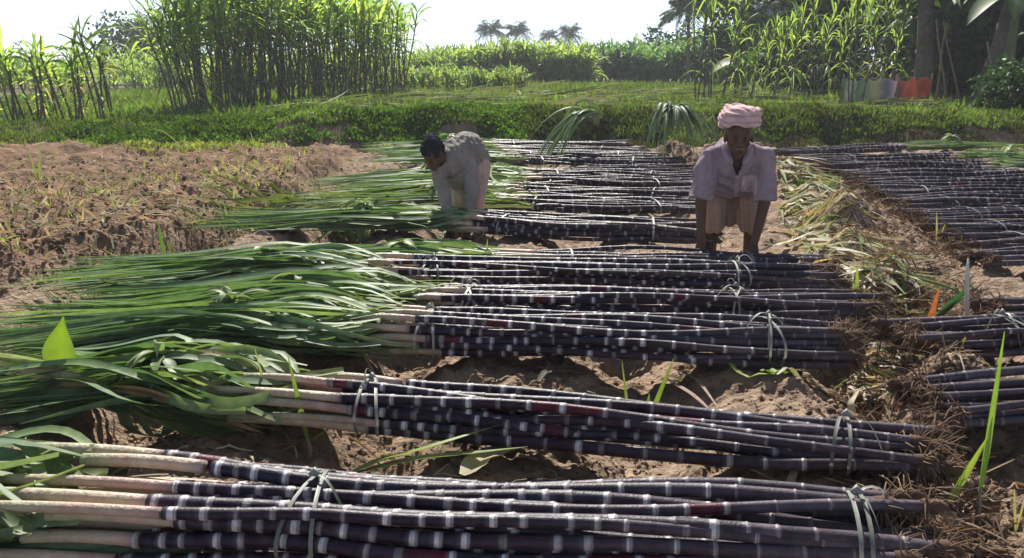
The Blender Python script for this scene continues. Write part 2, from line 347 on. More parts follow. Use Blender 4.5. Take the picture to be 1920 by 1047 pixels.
def bundle(label, root_px, top_px, n, w_root, w_top, hgt, sheath=0.25, leaf=0.9, nleaf=70, ztie=(0.10, 0.86), near=True,
           waist=0.45, fan=0.28, seed=1, r=0.019, bow=0.0, zbase=0.085, gcol=0.0, group='bundles of cut black sugarcane on the soil', topdir=None,
           rootn=16, leaf_tie=True, droopend=0.0, tan=0, lw=0.027, extra=()):
    """one tied bundle: canes lie from the roots (root_px) to their tops (top_px), leaves follow"""
    rnd = random.Random(seed)
    P0 = gp(root_px[0], root_px[1], zbase); P1 = gp(top_px[0], top_px[1], zbase)
    ax = P1 - P0; L = np.linalg.norm(ax); ax /= L
    sd = np.array([-ax[1], ax[0], 0.0]); sd /= np.linalg.norm(sd)
    if sd[1] < 0: sd = -sd
    up = np.array([0, 0, 1.0])
    T = thing('sugarcane_bundle', label, 'sugarcane bundle', tuple(P0), 0, group)
    sides = 12 if near else 7
    # cross-section slots: layers of canes, wider at the bottom
    slots = []
    layers = max(1, round(hgt / (r * 1.75)))
    left = n
    for k in range(layers):
        m = min(left, max(1, round(n / layers * (1.25 - 0.5 * k / max(1, layers - 1)) if layers > 1 else n)))
        if k == layers - 1: m = left
        for j in range(m):
            slots.append(((j + .5) / m * 2 - 1 + rnd.uniform(-.12, .12), k)); 
        left -= m
        if left <= 0: break
    tops = []
    for i, (u, k) in enumerate(slots):
        u2 = np.clip(u + rnd.uniform(-.45, .45), -1, 1); Li = L * rnd.uniform(.93, 1.04); off = rnd.uniform(-.04, .05) * L * 0.8
        z0 = k * r * 1.7; ph = rnd.uniform(0, 6.28); am = rnd.uniform(.3, 1.3) * 0.013; ph2 = rnd.uniform(0, 6.28)
        wig = (L * .0)
        def path(t, u=u, u2=u2, z0=z0, ph=ph, am=am, ph2=ph2, Li=Li, off=off, kf=k):
            t = np.asarray(t); s = off + Li * t
            sp = w_root * (1 - t) + w_top * t
            pinch = 1 - 0.14 * np.exp(-((t - ztie[0]) / .09) ** 2) - 0.16 * np.exp(-((t - ztie[1]) / .1) ** 2)
            uu = (u2 * (1 - t) + u * t) * sp / 2 * pinch
            z = z0 * (0.75 + 0.25 * t) + am * np.sin(t * 5.1 + ph) * .9 + abs(am) + 0.006 * np.sin(t * 9 + ph2)
            if kf == 0: z = z * 1.0
            z = z + droopend * -1 * (1 - t) ** 3
            lat = uu + am * 1.3 * np.sin(t * 6.5 + ph2) + bow * 4 * t * (1 - t)
            return (P0 + ax * s[:, None] + sd * lat[:, None] + up * z[:, None]) - P0
        ri = r * rnd.uniform(.72, 1.1)
        st = stalk_mesh(path, Li, ri * 0.86, ri * 1.02, sides, rnd, red=0.04 if near else 0.01, nmin=0.045 if near else 0.055, wk=1.0 if near else .6)
        so_ = st.build('cane', M_CANE, T)
        e0 = path(np.array([0.0, 0.02])); rv = e0[0] - e0[1]
        if rootn: root_mass(rnd, e0[0], rv / np.linalg.norm(rv), ri, rootn if near else rootn // 2, 0.075).build('root_clump', M_ROOT, so_)
        e1 = path(np.array([.97, 1.0])); tops.append((e1[1], (e1[1] - e1[0]) / np.linalg.norm(e1[1] - e1[0]), ri, u, k))
    # sheaths (pale leaf bases) and leaves
    ld = ax if topdir is None else np.asarray(topdir, float) / np.linalg.norm(topdir)
    ls = np.array([-ld[1], ld[0], 0]); ls = ls if ls[1] > 0 else -ls
    sh = []
    cen = np.mean([q[0] for q in tops], axis=0)
    for (p, d, ri, u, k) in tops:
        Ls = sheath * rnd.uniform(.6, 1.35) + .03
        n_ = 9; t = np.linspace(0, 1, n_)[:, None]
        tgt = p + d * Ls * .4 + ld * Ls * .6
        P = p * (1 - t) + tgt * t + up * 0.006 * np.sin(t * 3.1)
        c = [lerp(lerp(PINK, CREAM, rnd.uniform(0, 1)), lerp((.30, .36, .17), (.42, .42, .26), rnd.random()), q ** 1.5) * rnd.uniform(.85, 1.05) for q in np.linspace(0, 1, n_)]
        c[0] = np.array([.45, .33, .30])
        b = MB(); b.tube(P - d * .012, ri * np.linspace(.98, 0.9, n_), max(8, sides - 2), np.array(c), squash=0.9)
        b.build('sheath', M_SHEATH, T); sh.append(tgt)
    if nleaf:
        b = MB(); cz = cen[2]
        for i in range(nleaf):
            p = sh[rnd.randrange(len(sh))]; u = rnd.uniform(-1, 1); v = rnd.uniform(0, 1)
            Lf = leaf * rnd.uniform(.72, 1.18); nn = 18 if near else 9
            t = np.linspace(0, 1, nn)
            wx = waist; tw = 0.0
            spread = np.where(t < wx, (1 - (t / wx)) * 0.9 + 0.28, 0.28 + ((t - wx) / (1 - wx)) ** 1.3 * 1.0)
            bulge = 0.6 * np.exp(-((t - wx * .5) / (.22)) ** 2) * w_top
            w_half = fan * spread
            base_u = (p - cen) @ ls
            blend = np.clip(t / (wx * .6), 0, 1)
            lat = base_u * (1 - blend) + u * w_half * blend + bulge * u * .6
            zz = (p[2]) * (1 - blend) + blend * (0.010 + v * (hgt * .8 + (.05 if near else .015)) * (0.55 + .55 * np.exp(-((t - wx * .55) / .25) ** 2)))
            zz = zz * (1 - 0.75 * np.clip((t - wx) / (1 - wx), 0, 1) ** 2) + 0.01 * np.sin(t * 7 + i)
            start = (p - cen) @ ld
            pos = cen[None, :] * np.array([1, 1, 0]) + ld[None, :] * (start + rnd.uniform(-.10, .05) + Lf * t)[:, None] + ls[None, :] * (lat + 0.02 * np.sin(t * 4 + i))[:, None]
            pos[:, 2] = zz + (0.012 * rnd.random())
            # follow the soil under the leaf
            gz = height(pos[:, 0] + P0[0], pos[:, 1] + P0[1]) - P0[2]
            lowb = gz * .6 + 0.02 - .02
            pos[:, 2] = np.maximum(pos[:, 2], gz + 0.018 + v * .03)
            for _ in range(3 if near else 1): pos[1:-1] = (pos[:-2] + 2 * pos[1:-1] + pos[2:]) / 4
            q = rnd.random() + gcol
            c = lerp(G_DARK, G_MID, min(1, q * 1.3)) if q < .62 else (lerp(G_BLUE, G_MID, rnd.random()) if q < .84 else lerp(G_MID, G_LITE, rnd.random()))
            if tan and rnd.random() < tan: c = np.array([.34, .24, .12])
            cc = np.array([lerp(lerp((.33, .36, .18), c, .35), c, min(1, x * 4)) for x in t])
            if rnd.random() < .3: cc[-2:] = cc[-2:] * .5 + np.array([.2, .16, .07]) * .5
            b.ribbon(pos, wprof(nn, lw * rnd.uniform(.6, 1.25), .55), cc, roll=rnd.gauss(0, .5), fold=rnd.uniform(.1, .5), rib=(.17, .24, .15), twist=rnd.gauss(0, .6))
        lo = b.build('leaves', M_LEAF, T); lo['kind'] = 'stuff'
        if leaf_tie:
            b = MB(); c0 = cen + ld * (sheath * .9 + leaf * waist)
            c0[2] = max(float(height(c0[0] + P0[0], c0[1] + P0[1])) - P0[2], -.06) + hgt * .5 + .015
            for q in range(3):
                a = np.linspace(0, 2 * np.pi, 17); o_ = rnd.uniform(-.015, .015); tl = rnd.uniform(-.06, .06)
                P = c0 + ls * (np.cos(a) * (fan * .40 + .02))[:, None] + up * (np.sin(a) * (hgt * .62 + .050))[:, None] + ld * (o_ + tl * np.cos(a))[:, None]
                b.ribbon(P, np.full(17, .026), lerp((.12, .19, .09), (.26, .33, .20), rnd.random()), fold=.1, side=ld)
            kt = c0 + up * (hgt * .62 + .06) + ls * .02
            for q in range(11):
                dv = np.array([rnd.uniform(-1, 1), rnd.uniform(-1, .4), rnd.uniform(.0, .7)]); b.ribbon(leafpath(kt, dv, rnd.uniform(.07, .22), rnd.uniform(.4, 1.2), 8), wprof(8, rnd.uniform(.02, .05), .5), lerp((.13, .20, .09), (.28, .33, .17), rnd.random()), fold=.3, twist=rnd.uniform(-1.5, 1.5))
            b.build('leaf_tie', M_LEAF, T)
    for (pts, w_, c_, rl) in extra:
        W3 = np.array([gp(*e) for e in pts]) - P0; q = np.linspace(0, 1, 16); t0 = np.linspace(0, 1, len(W3))
        P = np.stack([np.interp(q, t0, W3[:, k]) for k in range(3)], 1)
        for _ in range(3): P[1:-1] = (P[:-2] + P[1:-1] * 2 + P[2:]) / 4
        b = MB()
        for q in range(5):
            jit = np.array([rnd.gauss(0, .02), rnd.gauss(0, .02), rnd.uniform(-.02, .012)]) * (q > 0); ft = np.linspace(.2, 1.6, 16)[:, None]
            b.ribbon(P + jit * ft, wprof(16, w_ * (.62 if q == 0 else rnd.uniform(.3, .55)), .35), np.asarray(c_) * rnd.uniform(.7, 1.25), roll=rl + rnd.gauss(0, .4), fold=.3, rib=np.asarray(c_) * 1.3 + .06, twist=rnd.gauss(.3, .5))
        b.build('broad_leaf', M_LEAF, T)
    for q, tt in enumerate(ztie):
        wv = (w_root * (1 - tt) + w_top * tt) * .5 * .94 + r * 1.2
        hh = layers * r * 1.75
        b = MB()
        c0 = ax * L * tt; 
        for k in range(2 if near else 1):
            a = np.linspace(-.3, 2 * np.pi - .1, 21); tl = rnd.uniform(-.05, .05); o_ = (k - .5) * .022 + rnd.uniform(-.01, .01)
            P = c0 + sd * (np.cos(a) * wv)[:, None] + up * (np.sin(a) * (hh * .56 + .006) + hh * .36)[:, None] + ax * (o_ + tl * np.cos(a))[:, None]
            b.ribbon(P, np.full(21, .009 if near else .012), lerp((.16, .17, .15), (.40, .39, .35), rnd.random()), fold=.15, side=ax)
        if near:
            top = c0 + up * (hh * .95 + .012) + sd * wv * .1
            for k in range(rnd.choice((1, 2, 3))):
                dv = np.array([rnd.uniform(-1, 1), rnd.uniform(-1, .3), rnd.uniform(.1, .9)]); dv /= np.linalg.norm(dv)
                P = leafpath(top, dv, rnd.uniform(.09, .20), rnd.uniform(.7, 1.6), 8)
                P[:, 2] = np.maximum(P[:, 2], -.02 - .3 * abs((P - top) @ sd))
                b.ribbon(P, np.full(8, .008) * np.linspace(1, .6, 8), lerp((.2, .22, .15), (.40, .39, .36), rnd.random()), fold=.2, twist=rnd.uniform(-2, 2))
            b.tube([top - ax * .012, top + up * .008, top + ax * .012], [.004, .011, .004], 6, (.3, .3, .3))
        b.build('tie', M_STRIP, T)
    return T

LB = 'cut black sugarcane bundles lying in a row across the furrows'
bundle('black sugarcane bundle along the bottom edge, thick glossy stalks tied with grey strips', (1700, 1040), (330, 990), 28, .23, .30, .125, .36, .85, 80, (.07, .80), True, .5, .22, 3, .0180, group=LB, zbase=.10, lw=.034, extra=(
    ([(135, 938, .16), (80, 945, .17), (20, 955, .16), (-60, 950, .12)], .09, (.22, .29, .12), .5), ([(150, 955, .14), (80, 970, .15), (10, 985, .13), (-80, 990, .1)], .10, (.19, .26, .11), .7),
    ([(40, 892, .17), (0, 890, .18), (-70, 900, .15)], .06, (.24, .32, .05), .6), ([(390, 1015, .13), (280, 1010, .13), (120, 1020, .12), (-40, 1025, .1)], .08, (.07, .12, .06), .9), ([(300, 1022, .1), (180, 1035, .09), (20, 1045, .08), (-80, 1050, .06)], .10, (.05, .09, .045), .9)))
bundle('second sugarcane bundle from the bottom, with tan folded leaves tied at its left', (1725, 878), (650, 783), 24, .16, .23, .11, .36, 0.95, 130, (.12, .95), True, .33, .24, 14, .0168, bow=.02, group=LB, zbase=.10, gcol=.16, tan=.08, lw=.034, extra=(
    ([(200, 728, .17), (270, 738, .19), (340, 762, .16), (410, 785, .12), (492, 812, .06)], .085, (.38, .26, .15), .9), ([(210, 740, .14), (290, 775, .15), (370, 805, .10), (480, 815, .05)], .10, (.07, .13, .045), .9),
    ([(185, 735, .15), (110, 748, .14), (40, 745, .12), (-60, 760, .08)], .10, (.045, .09, .04), .8), ([(190, 745, .12), (110, 775, .11), (30, 790, .08), (-60, 800, .05)], .10, (.04, .08, .04), .9),
    ([(180, 720, .18), (120, 712, .19), (60, 700, .17), (-20, 690, .14)], .075, (.30, .24, .13), .5), ([(200, 722, .18), (260, 700, .2), (330, 682, .19), (410, 690, .14), (470, 708, .12)], .06, (.22, .30, .06), .4),
    ([(200, 728, .18), (270, 715, .2), (360, 712, .17), (470, 735, .12)], .06, (.14, .22, .05), .5), ([(190, 715, .18), (120, 690, .2), (50, 672, .2), (-40, 660, .18)], .055, (.24, .30, .08), .3)))
bundle('sugarcane bundle with widest dark leaves, tied by a big green knot', (1575, 667), (790, 648), 30, .25, .29, .125, .22, 1.4, 240, (.17, .98), True, .40, .32, 23, .0158, group=LB)
bundle('sugarcane bundle with leaves tied in a ragged knot, just behind the widest leaves', (1620, 592), (825, 582), 22, .22, .24, .10, .15, 1.4, 210, (.30, .93), True, .36, .30, 35, .0160, group=LB)
bundle('sugarcane bundle with a round green leaf tie, far left tip on the furrow edge', (1540, 531), (760, 524), 24, .24, .25, .10, .18, 1.45, 210, (.20, .93), True, .36, .30, 41, .0152, group=LB)
bundle('short pale-topped sugarcane bundle lying at the feet of the turbaned man', (1560, 494), (1010, 488), 15, .18, .16, .06, .35, 0.9, 110, (.3, .9), False, .5, .22, 52, .0165, gcol=.35, group=LB)
bundle('sugarcane bundle being held down by the grey-shirted bending man', (1325, 446), (905, 433), 27, .34, .30, .115, .15, 1.55, 230, (.25, .9), False, .42, .26, 63, .0165, group=LB)
mid = [((1335, 396), (965, 388), .06, 'sugarcane bundle right behind the bending man, pale leaf bases showing', .25),
       ((1330, 372), (985, 366), .05, 'sugarcane bundle whose light leaf spray passes behind both legs of the bending man', .35),
       ((1318, 352), (1000, 349), .05, 'sugarcane bundle level with the belt of the bending man, light leaves', .35),
       ((1310, 337), (1010, 333), .05, 'dark sugarcane bundle level with the back hem of the grey shirt', .1),
       ((1295, 322), (930, 334), .05, 'slanting sugarcane bundle whose tops reach close to the grey shirt', .0),
       ((1270, 309), (985, 306), .05, 'dark sugarcane bundle ending beside the reddish soil heap', .0),
       ((1240, 297), (965, 294), .05, 'third sugarcane bundle from the grassy bank, roots by the soil heap', .0),
       ((1205, 286), (945, 285), .05, 'second sugarcane bundle from the foot of the grassy bank', .0),
       ((1175, 276), (935, 275), .05, 'last sugarcane bundle of the row, at the foot of the grassy bank', .0)]
for i, (a, b_, h_, lab, gc) in enumerate(mid):
    bundle(lab, a, b_, 20, .34, .30, .09, .12, 1.4, 110, (.3, .9), False, .4, .26, 70 + i, .0150, gcol=gc, group=LB, rootn=6, zbase=.075)
# right-hand row: roots at the left, leaves away to the right
RB = 'cut sugarcane bundles right of the dug soil ridge'
rt = [((1695, 648), 'sugarcane bundle at the right edge, between the white stick and the tall green shoot', 15, .28, .10, True),
      ((1742, 770), 'thick sugarcane bundle at the right edge, lowest of the right-hand row', 15, .26, .12, True),
      ((1845, 588), 'sugarcane bundle behind the white stick at the right edge, mostly covered by soil', 8, .16, .05, True),
      ((1835, 492), 'sugarcane bundle with dusty roots right of the brown root heap', 11, .24, .07, False),
      ((1790, 462), 'sugarcane bundle whose stalks leave the picture just above the brown root heap', 12, .24, .07, False),
      ((1750, 436), 'pale streaked sugarcane bundle right of the ridge, below the dark blue stalks', 12, .25, .07, False),
      ((1715, 411), 'middle sugarcane bundle of the right-hand row, roots over the soil ridge', 12, .26, .07, False),
      ((1680, 389), 'sugarcane bundle of the right-hand row, level with the turbaned man\'s waist', 12, .28, .07, False),
      ((1650, 368), 'bluish sugarcane bundle of the right-hand row, level with the turbaned man\'s elbow', 12, .28, .07, False),
      ((1618, 350), 'bluish sugarcane bundle level with the sleeve hem of the turbaned man', 12, .28, .07, False),
      ((1585, 333), 'sugarcane bundle of the right-hand row, roots near green weeds beside the path', 12, .28, .07, False),
      ((1540, 317), 'fine-stalked sugarcane bundle right of the turbaned man\'s shoulder', 12, .28, .07, False)]
for i, (a, lab, n_, w_, h_, near) in enumerate(rt):
    z = .10
    P = gp(a[0], a[1], z); Lr = 1.65
    # stalks head right and slightly away; converted to a pixel end point
    Q = P + np.array([Lr, .06 + .05 * math.sin(i * 2.3), 0])
    cp, sp = math.cos(PITCH), math.sin(PITCH); dq = Q - np.array([0, 0, CAM_H])
    dep = dq[1] * cp - dq[2] * sp; e = (960 + F * dq[0] / dep, 523.5 + F * (-(dq[1] * sp + dq[2] * cp)) / dep)
    bundle(lab, a, e, n_ + 5, w_, w_ * .95, h_, .15, 1.1, 36 if i > 2 else 20, (.22, .88), near, .4, .25, 120 + i, .0155, group=RB, zbase=z, rootn=14 if near else 12)
bundle('leafy sugarcane bundle at the bank foot on the right, green tops turned right', (1455, 290), (1690, 282), 13, .30, .28, .08, .10, 1.7, 120, (.3, .9), False, .42, .30, 140, .0165, group=RB, rootn=6)
bundle('sugarcane bundle with long green tops lying under the shaded bank at right', (1500, 302), (1790, 300), 12, .30, .28, .08, .10, 1.3, 80, (.3, .9), False, .42, .30, 141, .0152, group=RB, rootn=6)

def tpx(px, D): return (px - 960) / F * (D * math.cos(PITCH) + .17)
# ---------------------------------------------------------------- standing cane behind the bank
LV = [np.array([0.20, 0.27, 0.08]), np.array([0.15, 0.22, 0.07]), np.array([0.24, 0.30, 0.10]), np.array([0.10, 0.16, 0.07])]
def cane_clump(nst, H, bare, rnd, lean=(0, 0), spread=.28, leafL=1.0, nl=13, dark=0.0, green=0.0, rs=.017, dry=.25, wl=.055, up=1.0):
    """one stool of cane: each stalk a part, all its leaves one part"""
    T = thing('sugarcane_plant', '', 'sugarcane', (0, -50, -20))
    fo = MB()
    for i in range(nst):
        a = rnd.uniform(0, 6.28); rr_ = spread * math.sqrt(rnd.random()) * .6
        b0 = np.array([math.cos(a) * rr_, math.sin(a) * rr_, -.05]); h = H * rnd.uniform(.82, 1.1)
        tp = b0 + np.array([lean[0] * h + rnd.gauss(0, .09) * h + math.cos(a) * .08, lean[1] * h + rnd.gauss(0, .08) * h, h])
        cv = np.array([lean[0] * .3 + rnd.gauss(0, .05), rnd.gauss(0, .05), 0]) * h
        def path(t, b0=b0, tp=tp, cv=cv): 
            t = np.asarray(t)[:, None]; return b0 * (1 - t) + tp * t - cv * (t * (1 - t)) * 1.4
        m = MB(); ns = 16; t = np.linspace(0, 1, ns * 2)
        cc = []
        for q, tt in enumerate(t):
            c = lerp((.045, .028, .038), (.085, .065, .05), rnd.random())
            if q % 2: c = c * 1.0 + np.array([.09, .085, .075])
            g = np.clip((tt - .55) * 2.5 + green, 0, 1); cc.append(lerp(c, (.10, .13, .045), g))
        t2 = np.clip(t + np.where(np.arange(len(t)) % 2, -.012, 0), 0, 1)
        m.tube(path(t2), rs * rnd.uniform(.8, 1.15), 6, np.array(cc), caps=False)
        m.build('stalk', M_CANE, T)
        # green leaves around the upper stalk, arching out
        for k in range(nl):
            f = bare / H + (1 - bare / H) * (k / (nl - 1)) ** .8
            p = path(np.array([f]))[0]; az = k * 2.6 + rnd.uniform(-.5, .5) + i
            ang = up * rnd.uniform(.35, .95) * (1.2 - .55 * (k / nl))
            d = np.array([math.cos(az) * math.sin(ang), math.sin(az) * math.sin(ang), math.cos(ang)])
            Lf = leafL * rnd.uniform(.65, 1.15) * (0.75 + .35 * math.sin(k / nl * 3.1))
            P = leafpath(p, d, Lf, rnd.uniform(.25, .85) * (1.3 - .55 * k / nl), 8)
            c = LV[rnd.randrange(4)] * (1 - dark) * rnd.uniform(.8, 1.15)
            fo.ribbon(P, wprof(8, rnd.uniform(.6, 1.05) * wl, .5), c, roll=rnd.gauss(0, .5), fold=.3, rib=c * 1.5, twist=rnd.gauss(0, .7))
        for k in range(int(dry * 14)):   # dry brown leaves hanging on the bare stalk
            p = path(np.array([rnd.uniform(.18, bare / H + .1)]))[0]; az = rnd.uniform(0, 6.28)
            d = np.array([math.cos(az) * .7, math.sin(az) * .7, rnd.uniform(-.3, .7)])
            P = leafpath(p, d, rnd.uniform(.3, .7), rnd.uniform(.6, 1.3), 6)
            c = lerp((.20, .17, .09), (.30, .29, .18), rnd.random()) if rnd.random() < .5 else lerp((.08, .12, .04), (.14, .19, .07), rnd.random())
            fo.ribbon(P, wprof(6, .03, .5), c, roll=rnd.gauss(0, .8), fold=.3)
    fo.build('foliage', M_LIVE, T)
    KIDS[T.name] = list(T.children)
    return T
rc = random.Random(5)
stand_protos = [cane_clump(5, 2.15, 1.35, rc, lean=l, leafL=1.15, dry=.35, nl=11, wl=.075) for l in ((-.02, 0), (.04, 0), (-.06, .02), (.02, .02), (0, -.03))]
lean_protos = [cane_clump(4, 1.9, 1.05, rc, lean=(-.26, 0), leafL=1.1, dark=.15, spread=.22), cane_clump(3, 1.85, 1.1, rc, lean=(-.20, 0), leafL=1.2, dark=.1, spread=.16)]
young_protos = [cane_clump(5, 1.15, .62, rc, lean=(-.14, 0), leafL=.75, spread=.26, nl=11, rs=.018, dry=.2), cane_clump(4, 1.1, .60, rc, lean=(-.08, 0), leafL=.7, spread=.2, nl=11, rs=.018, dry=.2)]
thin_proto = cane_clump(3, 1.35, 1.0, rc, lean=(-.10, 0), leafL=.95, spread=.16, nl=6, rs=.016, dark=.45, dry=.3)
grove_protos = [cane_clump(4, 2.35, 1.35, rc, lean=(.03, 0), leafL=.8, spread=.26, nl=13, wl=.050, up=.55, rs=.015, dry=.25, green=.3, dark=.25), cane_clump(4, 1.9, .85, rc, lean=(-.03, 0), leafL=.75, spread=.26, nl=13, wl=.048, up=.6, rs=.015, dry=.25, green=.4, dark=.15)]
used = set()
def place(proto, x, y, label, group, rz=0, sc=1.0, tilt=(0, 0)):
    z = hz(x, y)
    if proto.name not in used:
        used.add(proto.name); proto.location = (x, y, z); proto.rotation_euler = (tilt[0], tilt[1], rz); proto.scale = (sc,) * 3
        proto['label'] = label; proto['group'] = group; return proto
    return dup(proto, (x, y, z), rz, sc, label, group, tilt)
GS = 'tall sugarcane plants standing in the dense patch'
for i in range(12):
    for r_ in range(3):
        f = (i + .5 * (r_ % 2) + rc.uniform(-.25, .25)) / 11.5
        px = 385 + f * 370; D = 17.6 + f * 5.2 + r_ * .95 + rc.uniform(-.2, .2)
        if px > 765: continue
        x = tpx(px, D)
        lab = ['tall leafy sugarcane plant at the front edge of the dense standing patch', 'tall sugarcane plant inside the dense standing patch, behind its front row'][min(1, r_)]
        if i == 11 and r_ == 0: lab = 'tall sugarcane plant at the right-hand corner of the dense standing patch'
        place(stand_protos[rc.randrange(5)], x, D, lab, GS, rz=rc.uniform(-.5, .5), sc=rc.uniform(.96, 1.12) * (1.06 - .10 * f) * (1.05 if .1 < f < .8 else .92))
for k, (px, D, pr, sc, lab) in enumerate([(338, 16.7, 1, 1.0, 'leaning dark-stalked sugarcane plant, outermost at the left end of the dense patch'),
        (356, 16.9, 0, 1.08, 'leaning sugarcane plant with black stalks fanning out left of the dense patch'),
        (390, 17.2, 0, 1.05, 'leaning sugarcane plant with bright top between the dense patch and the outermost leaning one'),
        (372, 18.3, 1, 1.1, 'tall leaning sugarcane plant behind the front leaning ones')]):
    place(lean_protos[pr], tpx(px, D), D, lab, 'sugarcane plants leaning left of the dense patch', rz=0, sc=sc)
for k, (px, D, pr, sc, lab) in enumerate([(25, 14.9, 1, 1.0, 'short sugarcane plant at the left edge of the picture with one thick leaning stalk'),
        (66, 15.0, 0, 1.08, 'short bushy sugarcane plant with several purple stalks, second from the left edge'),
        (138, 15.1, 0, 1.0, 'short bushy sugarcane plant standing midway between left edge and bare thin stalks'),
        (100, 16.2, 1, .85, 'small thin sugarcane plant behind and between the two short bushy ones')]):
    place(young_protos[pr], tpx(px, D), D, lab, 'short sugarcane plants at the left edge', sc=sc)
place(thin_proto, (196 - 960) / F * 15.2, 15.2, 'thin sparse sugarcane plant with almost bare upright stalks', 'thin sugarcane plants right of the short ones', sc=1.0)
place(thin_proto, (213 - 960) / F * 15.4, 15.4, 'thin sparse sugarcane plant with dark drooping leaves, right of the almost bare one', 'thin sugarcane plants right of the short ones', rz=.5, sc=1.08)
place(thin_proto, (168 - 960) / F * 16.6, 16.6, 'thin yellowish sugarcane plant left of the almost bare one', 'thin sugarcane plants right of the short ones', rz=2.5, sc=.8)
GG = 'lone sugarcane plants in front of the dark grove'
gl = [(1318, 17.5, 0, 1.0, 'lone tall sugarcane plant closest to the slim palms, left end of the grove'), (1345, 18.5, 0, 1.05, 'lone sugarcane plant behind the turban, crown bright against the sky gap'),
      (1385, 21, 1, .95, 'lone bushy sugarcane plant just right above the turban'), (1430, 22, 1, .9, 'lone bushy sugarcane plant in front of the white shed roof'),
      (1490, 19.5, 1, .95, 'lone sugarcane plant with yellowish leaves below the shed roof'), (1540, 21, 1, .95, 'lone sugarcane plant at the dark shade left of the pale hung cloth'),
      (1608, 16.3, 0, .92, 'lone sugarcane plant whose stalks cross in front of the pale hung cloth'), (1640, 19, 0, 1.0, 'lone sugarcane plant rising behind the pale hung cloth'),
      (1672, 18.2, 1, .95, 'lone sugarcane plant with forked bright top behind the reddish hung cloth'), (1412, 17.6, 1, .55, 'low small sugarcane plant with dry leaves at the plot edge')]
gl += [(1455, 18.6, 1, .85, 'lone sugarcane plant with stout yellow top between the shed and the turban'), (1515, 18.2, 0, .9, 'lone sugarcane plant with thin stalks just left of the dark shade'),
       (1570, 19.2, 1, .95, 'lone sugarcane plant at the left end of the pale hung cloth'), (1625, 20.5, 0, 1.05, 'lone tall sugarcane plant at the back, above the middle of the pale cloth')]
for px, D, pr, sc, lab in gl:
    place(grove_protos[pr], tpx(px, D), D, lab, GG, rz=rc.uniform(-1, 1), sc=sc)

# ---------------------------------------------------------------- far cane fields, weeds and grass: uncountable
def field(name, polys, label, cols, H, n, seed, leafL=.9, w_=.06, dk=1.0):
    rnd = random.Random(seed); b = MB()
    for k in range(n):
        (x0, y0, x1, y1, dep) = polys[rnd.randrange(len(polys))]
        f = rnd.random(); g = rnd.random() ** 1.7 * dep
        x = x0 + (x1 - x0) * f; y = y0 + (y1 - y0) * f + g
        h = H * (1 + .55 * float(vnoise(x * .30, y * .30, seed))) * (1 + .45 * float(vnoise(x * 1.0, y * 1.0, seed + 3))) * rnd.uniform(.65, 1.15)
        z = hz(x, y); c0 = cols[rnd.randrange(len(cols))]
        tone = 1 + .5 * float(vnoise(x * .5, y * .5, seed + 9))
        if rnd.random() < .6:
            b.tube([(x, y, z), (x + rnd.gauss(0, .08), y, z + h * .6)], [.022, .018], 3, lerp((.08, .07, .045), (.14, .15, .06), rnd.random()), caps=False)
        for q in range(9):
            az = rnd.uniform(0, 6.28); an = rnd.uniform(.15, .9); d = np.array([math.cos(az) * math.sin(an), math.sin(az) * math.sin(an), math.cos(an)])
            P = leafpath((x, y, z + h * rnd.uniform(.12, .70)), d, leafL * rnd.uniform(.6, 1.1), rnd.uniform(.3, .9), 5)
            c = np.asarray(c0) * rnd.uniform(.7, 1.2) * tone * dk
            b.ribbon(P, wprof(5, w_, .6), c, roll=rnd.gauss(0, .5), fold=.3)
    tag(b.build(name, M_LIVE), label, 'sugarcane field', kind='stuff')
GB = [(.15, .21, .06), (.19, .24, .08), (.12, .19, .06)]
GD = [(.07, .135, .06), (.06, .12, .06), (.09, .15, .06)]
field('cane_field', [(-4.8, 40, 3.2, 37, 8)], 'bright green sugarcane field far off beneath the small palms', GB, 1.70, 1100, 21, 1.4, .10)
field('far_cane_field', [(2.6, 42, 13, 36, 9)], 'dark green distant sugarcane field to the left of the grove', GD, 2.0, 1200, 22, 1.4, .10)
field('left_field', [(-26, 34, -8, 34, 7), (-10, 31, -4.6, 34, 5)], 'pale green field seen behind the short sugarcane plants', [(.13, .20, .05), (.17, .23, .07)], 1.6, 1200, 23, .9, .07)
field('low_crop', [(-4.2, 27, 0.4, 27, 6)], 'low green crop between the dense patch and the far field', GB, .75, 420, 24, .55, .05)

def scatter(name, label, cat, n, region, zoff, L, Wd, cols, material, seed, up=1.0, tilt=.7, clump=None, thresh=0.0, size_d=None, flat=False):
    """leaf blades rooted in the ground over a pixel or world region"""
    rng = np.random.default_rng(seed)
    x, y = region(rng, n)
    if clump is not None:
        m = fbm(x, y, clump, 3, seed) > thresh; x, y = x[m], y[m]
    z = height(x, y) + rng.uniform(0, 1, len(x)) * zoff
    az = rng.uniform(0, 2 * np.pi, len(x)); t = rng.uniform(0, tilt, len(x))
    D = np.stack([np.cos(az) * np.sin(t), np.sin(az) * np.sin(t), np.cos(t) * up], 1)
    Ls = rng.uniform(L[0], L[1], len(x)); ws = rng.uniform(Wd[0], Wd[1], len(x))
    if size_d is not None: s = size_d(x, y); Ls = Ls * s; ws = ws * s
    cols = np.asarray(cols); c = cols[rng.integers(0, len(cols), len(x))] * rng.uniform(.75, 1.25, len(x))[:, None]
    c = c * (1 + .8 * fbm(x, y, .9, 2, seed + 5))[:, None]
    b = MB(); b.blades(np.stack([x, y, z], 1), D, Ls, ws, np.clip(c, 0.005, 1)); tag(b.build(name, material, smooth=False), label, cat, kind='stuff')
def box(x0, x1, y0, y1): return lambda r, n: (r.uniform(x0, x1, n), r.uniform(y0, y1, n))
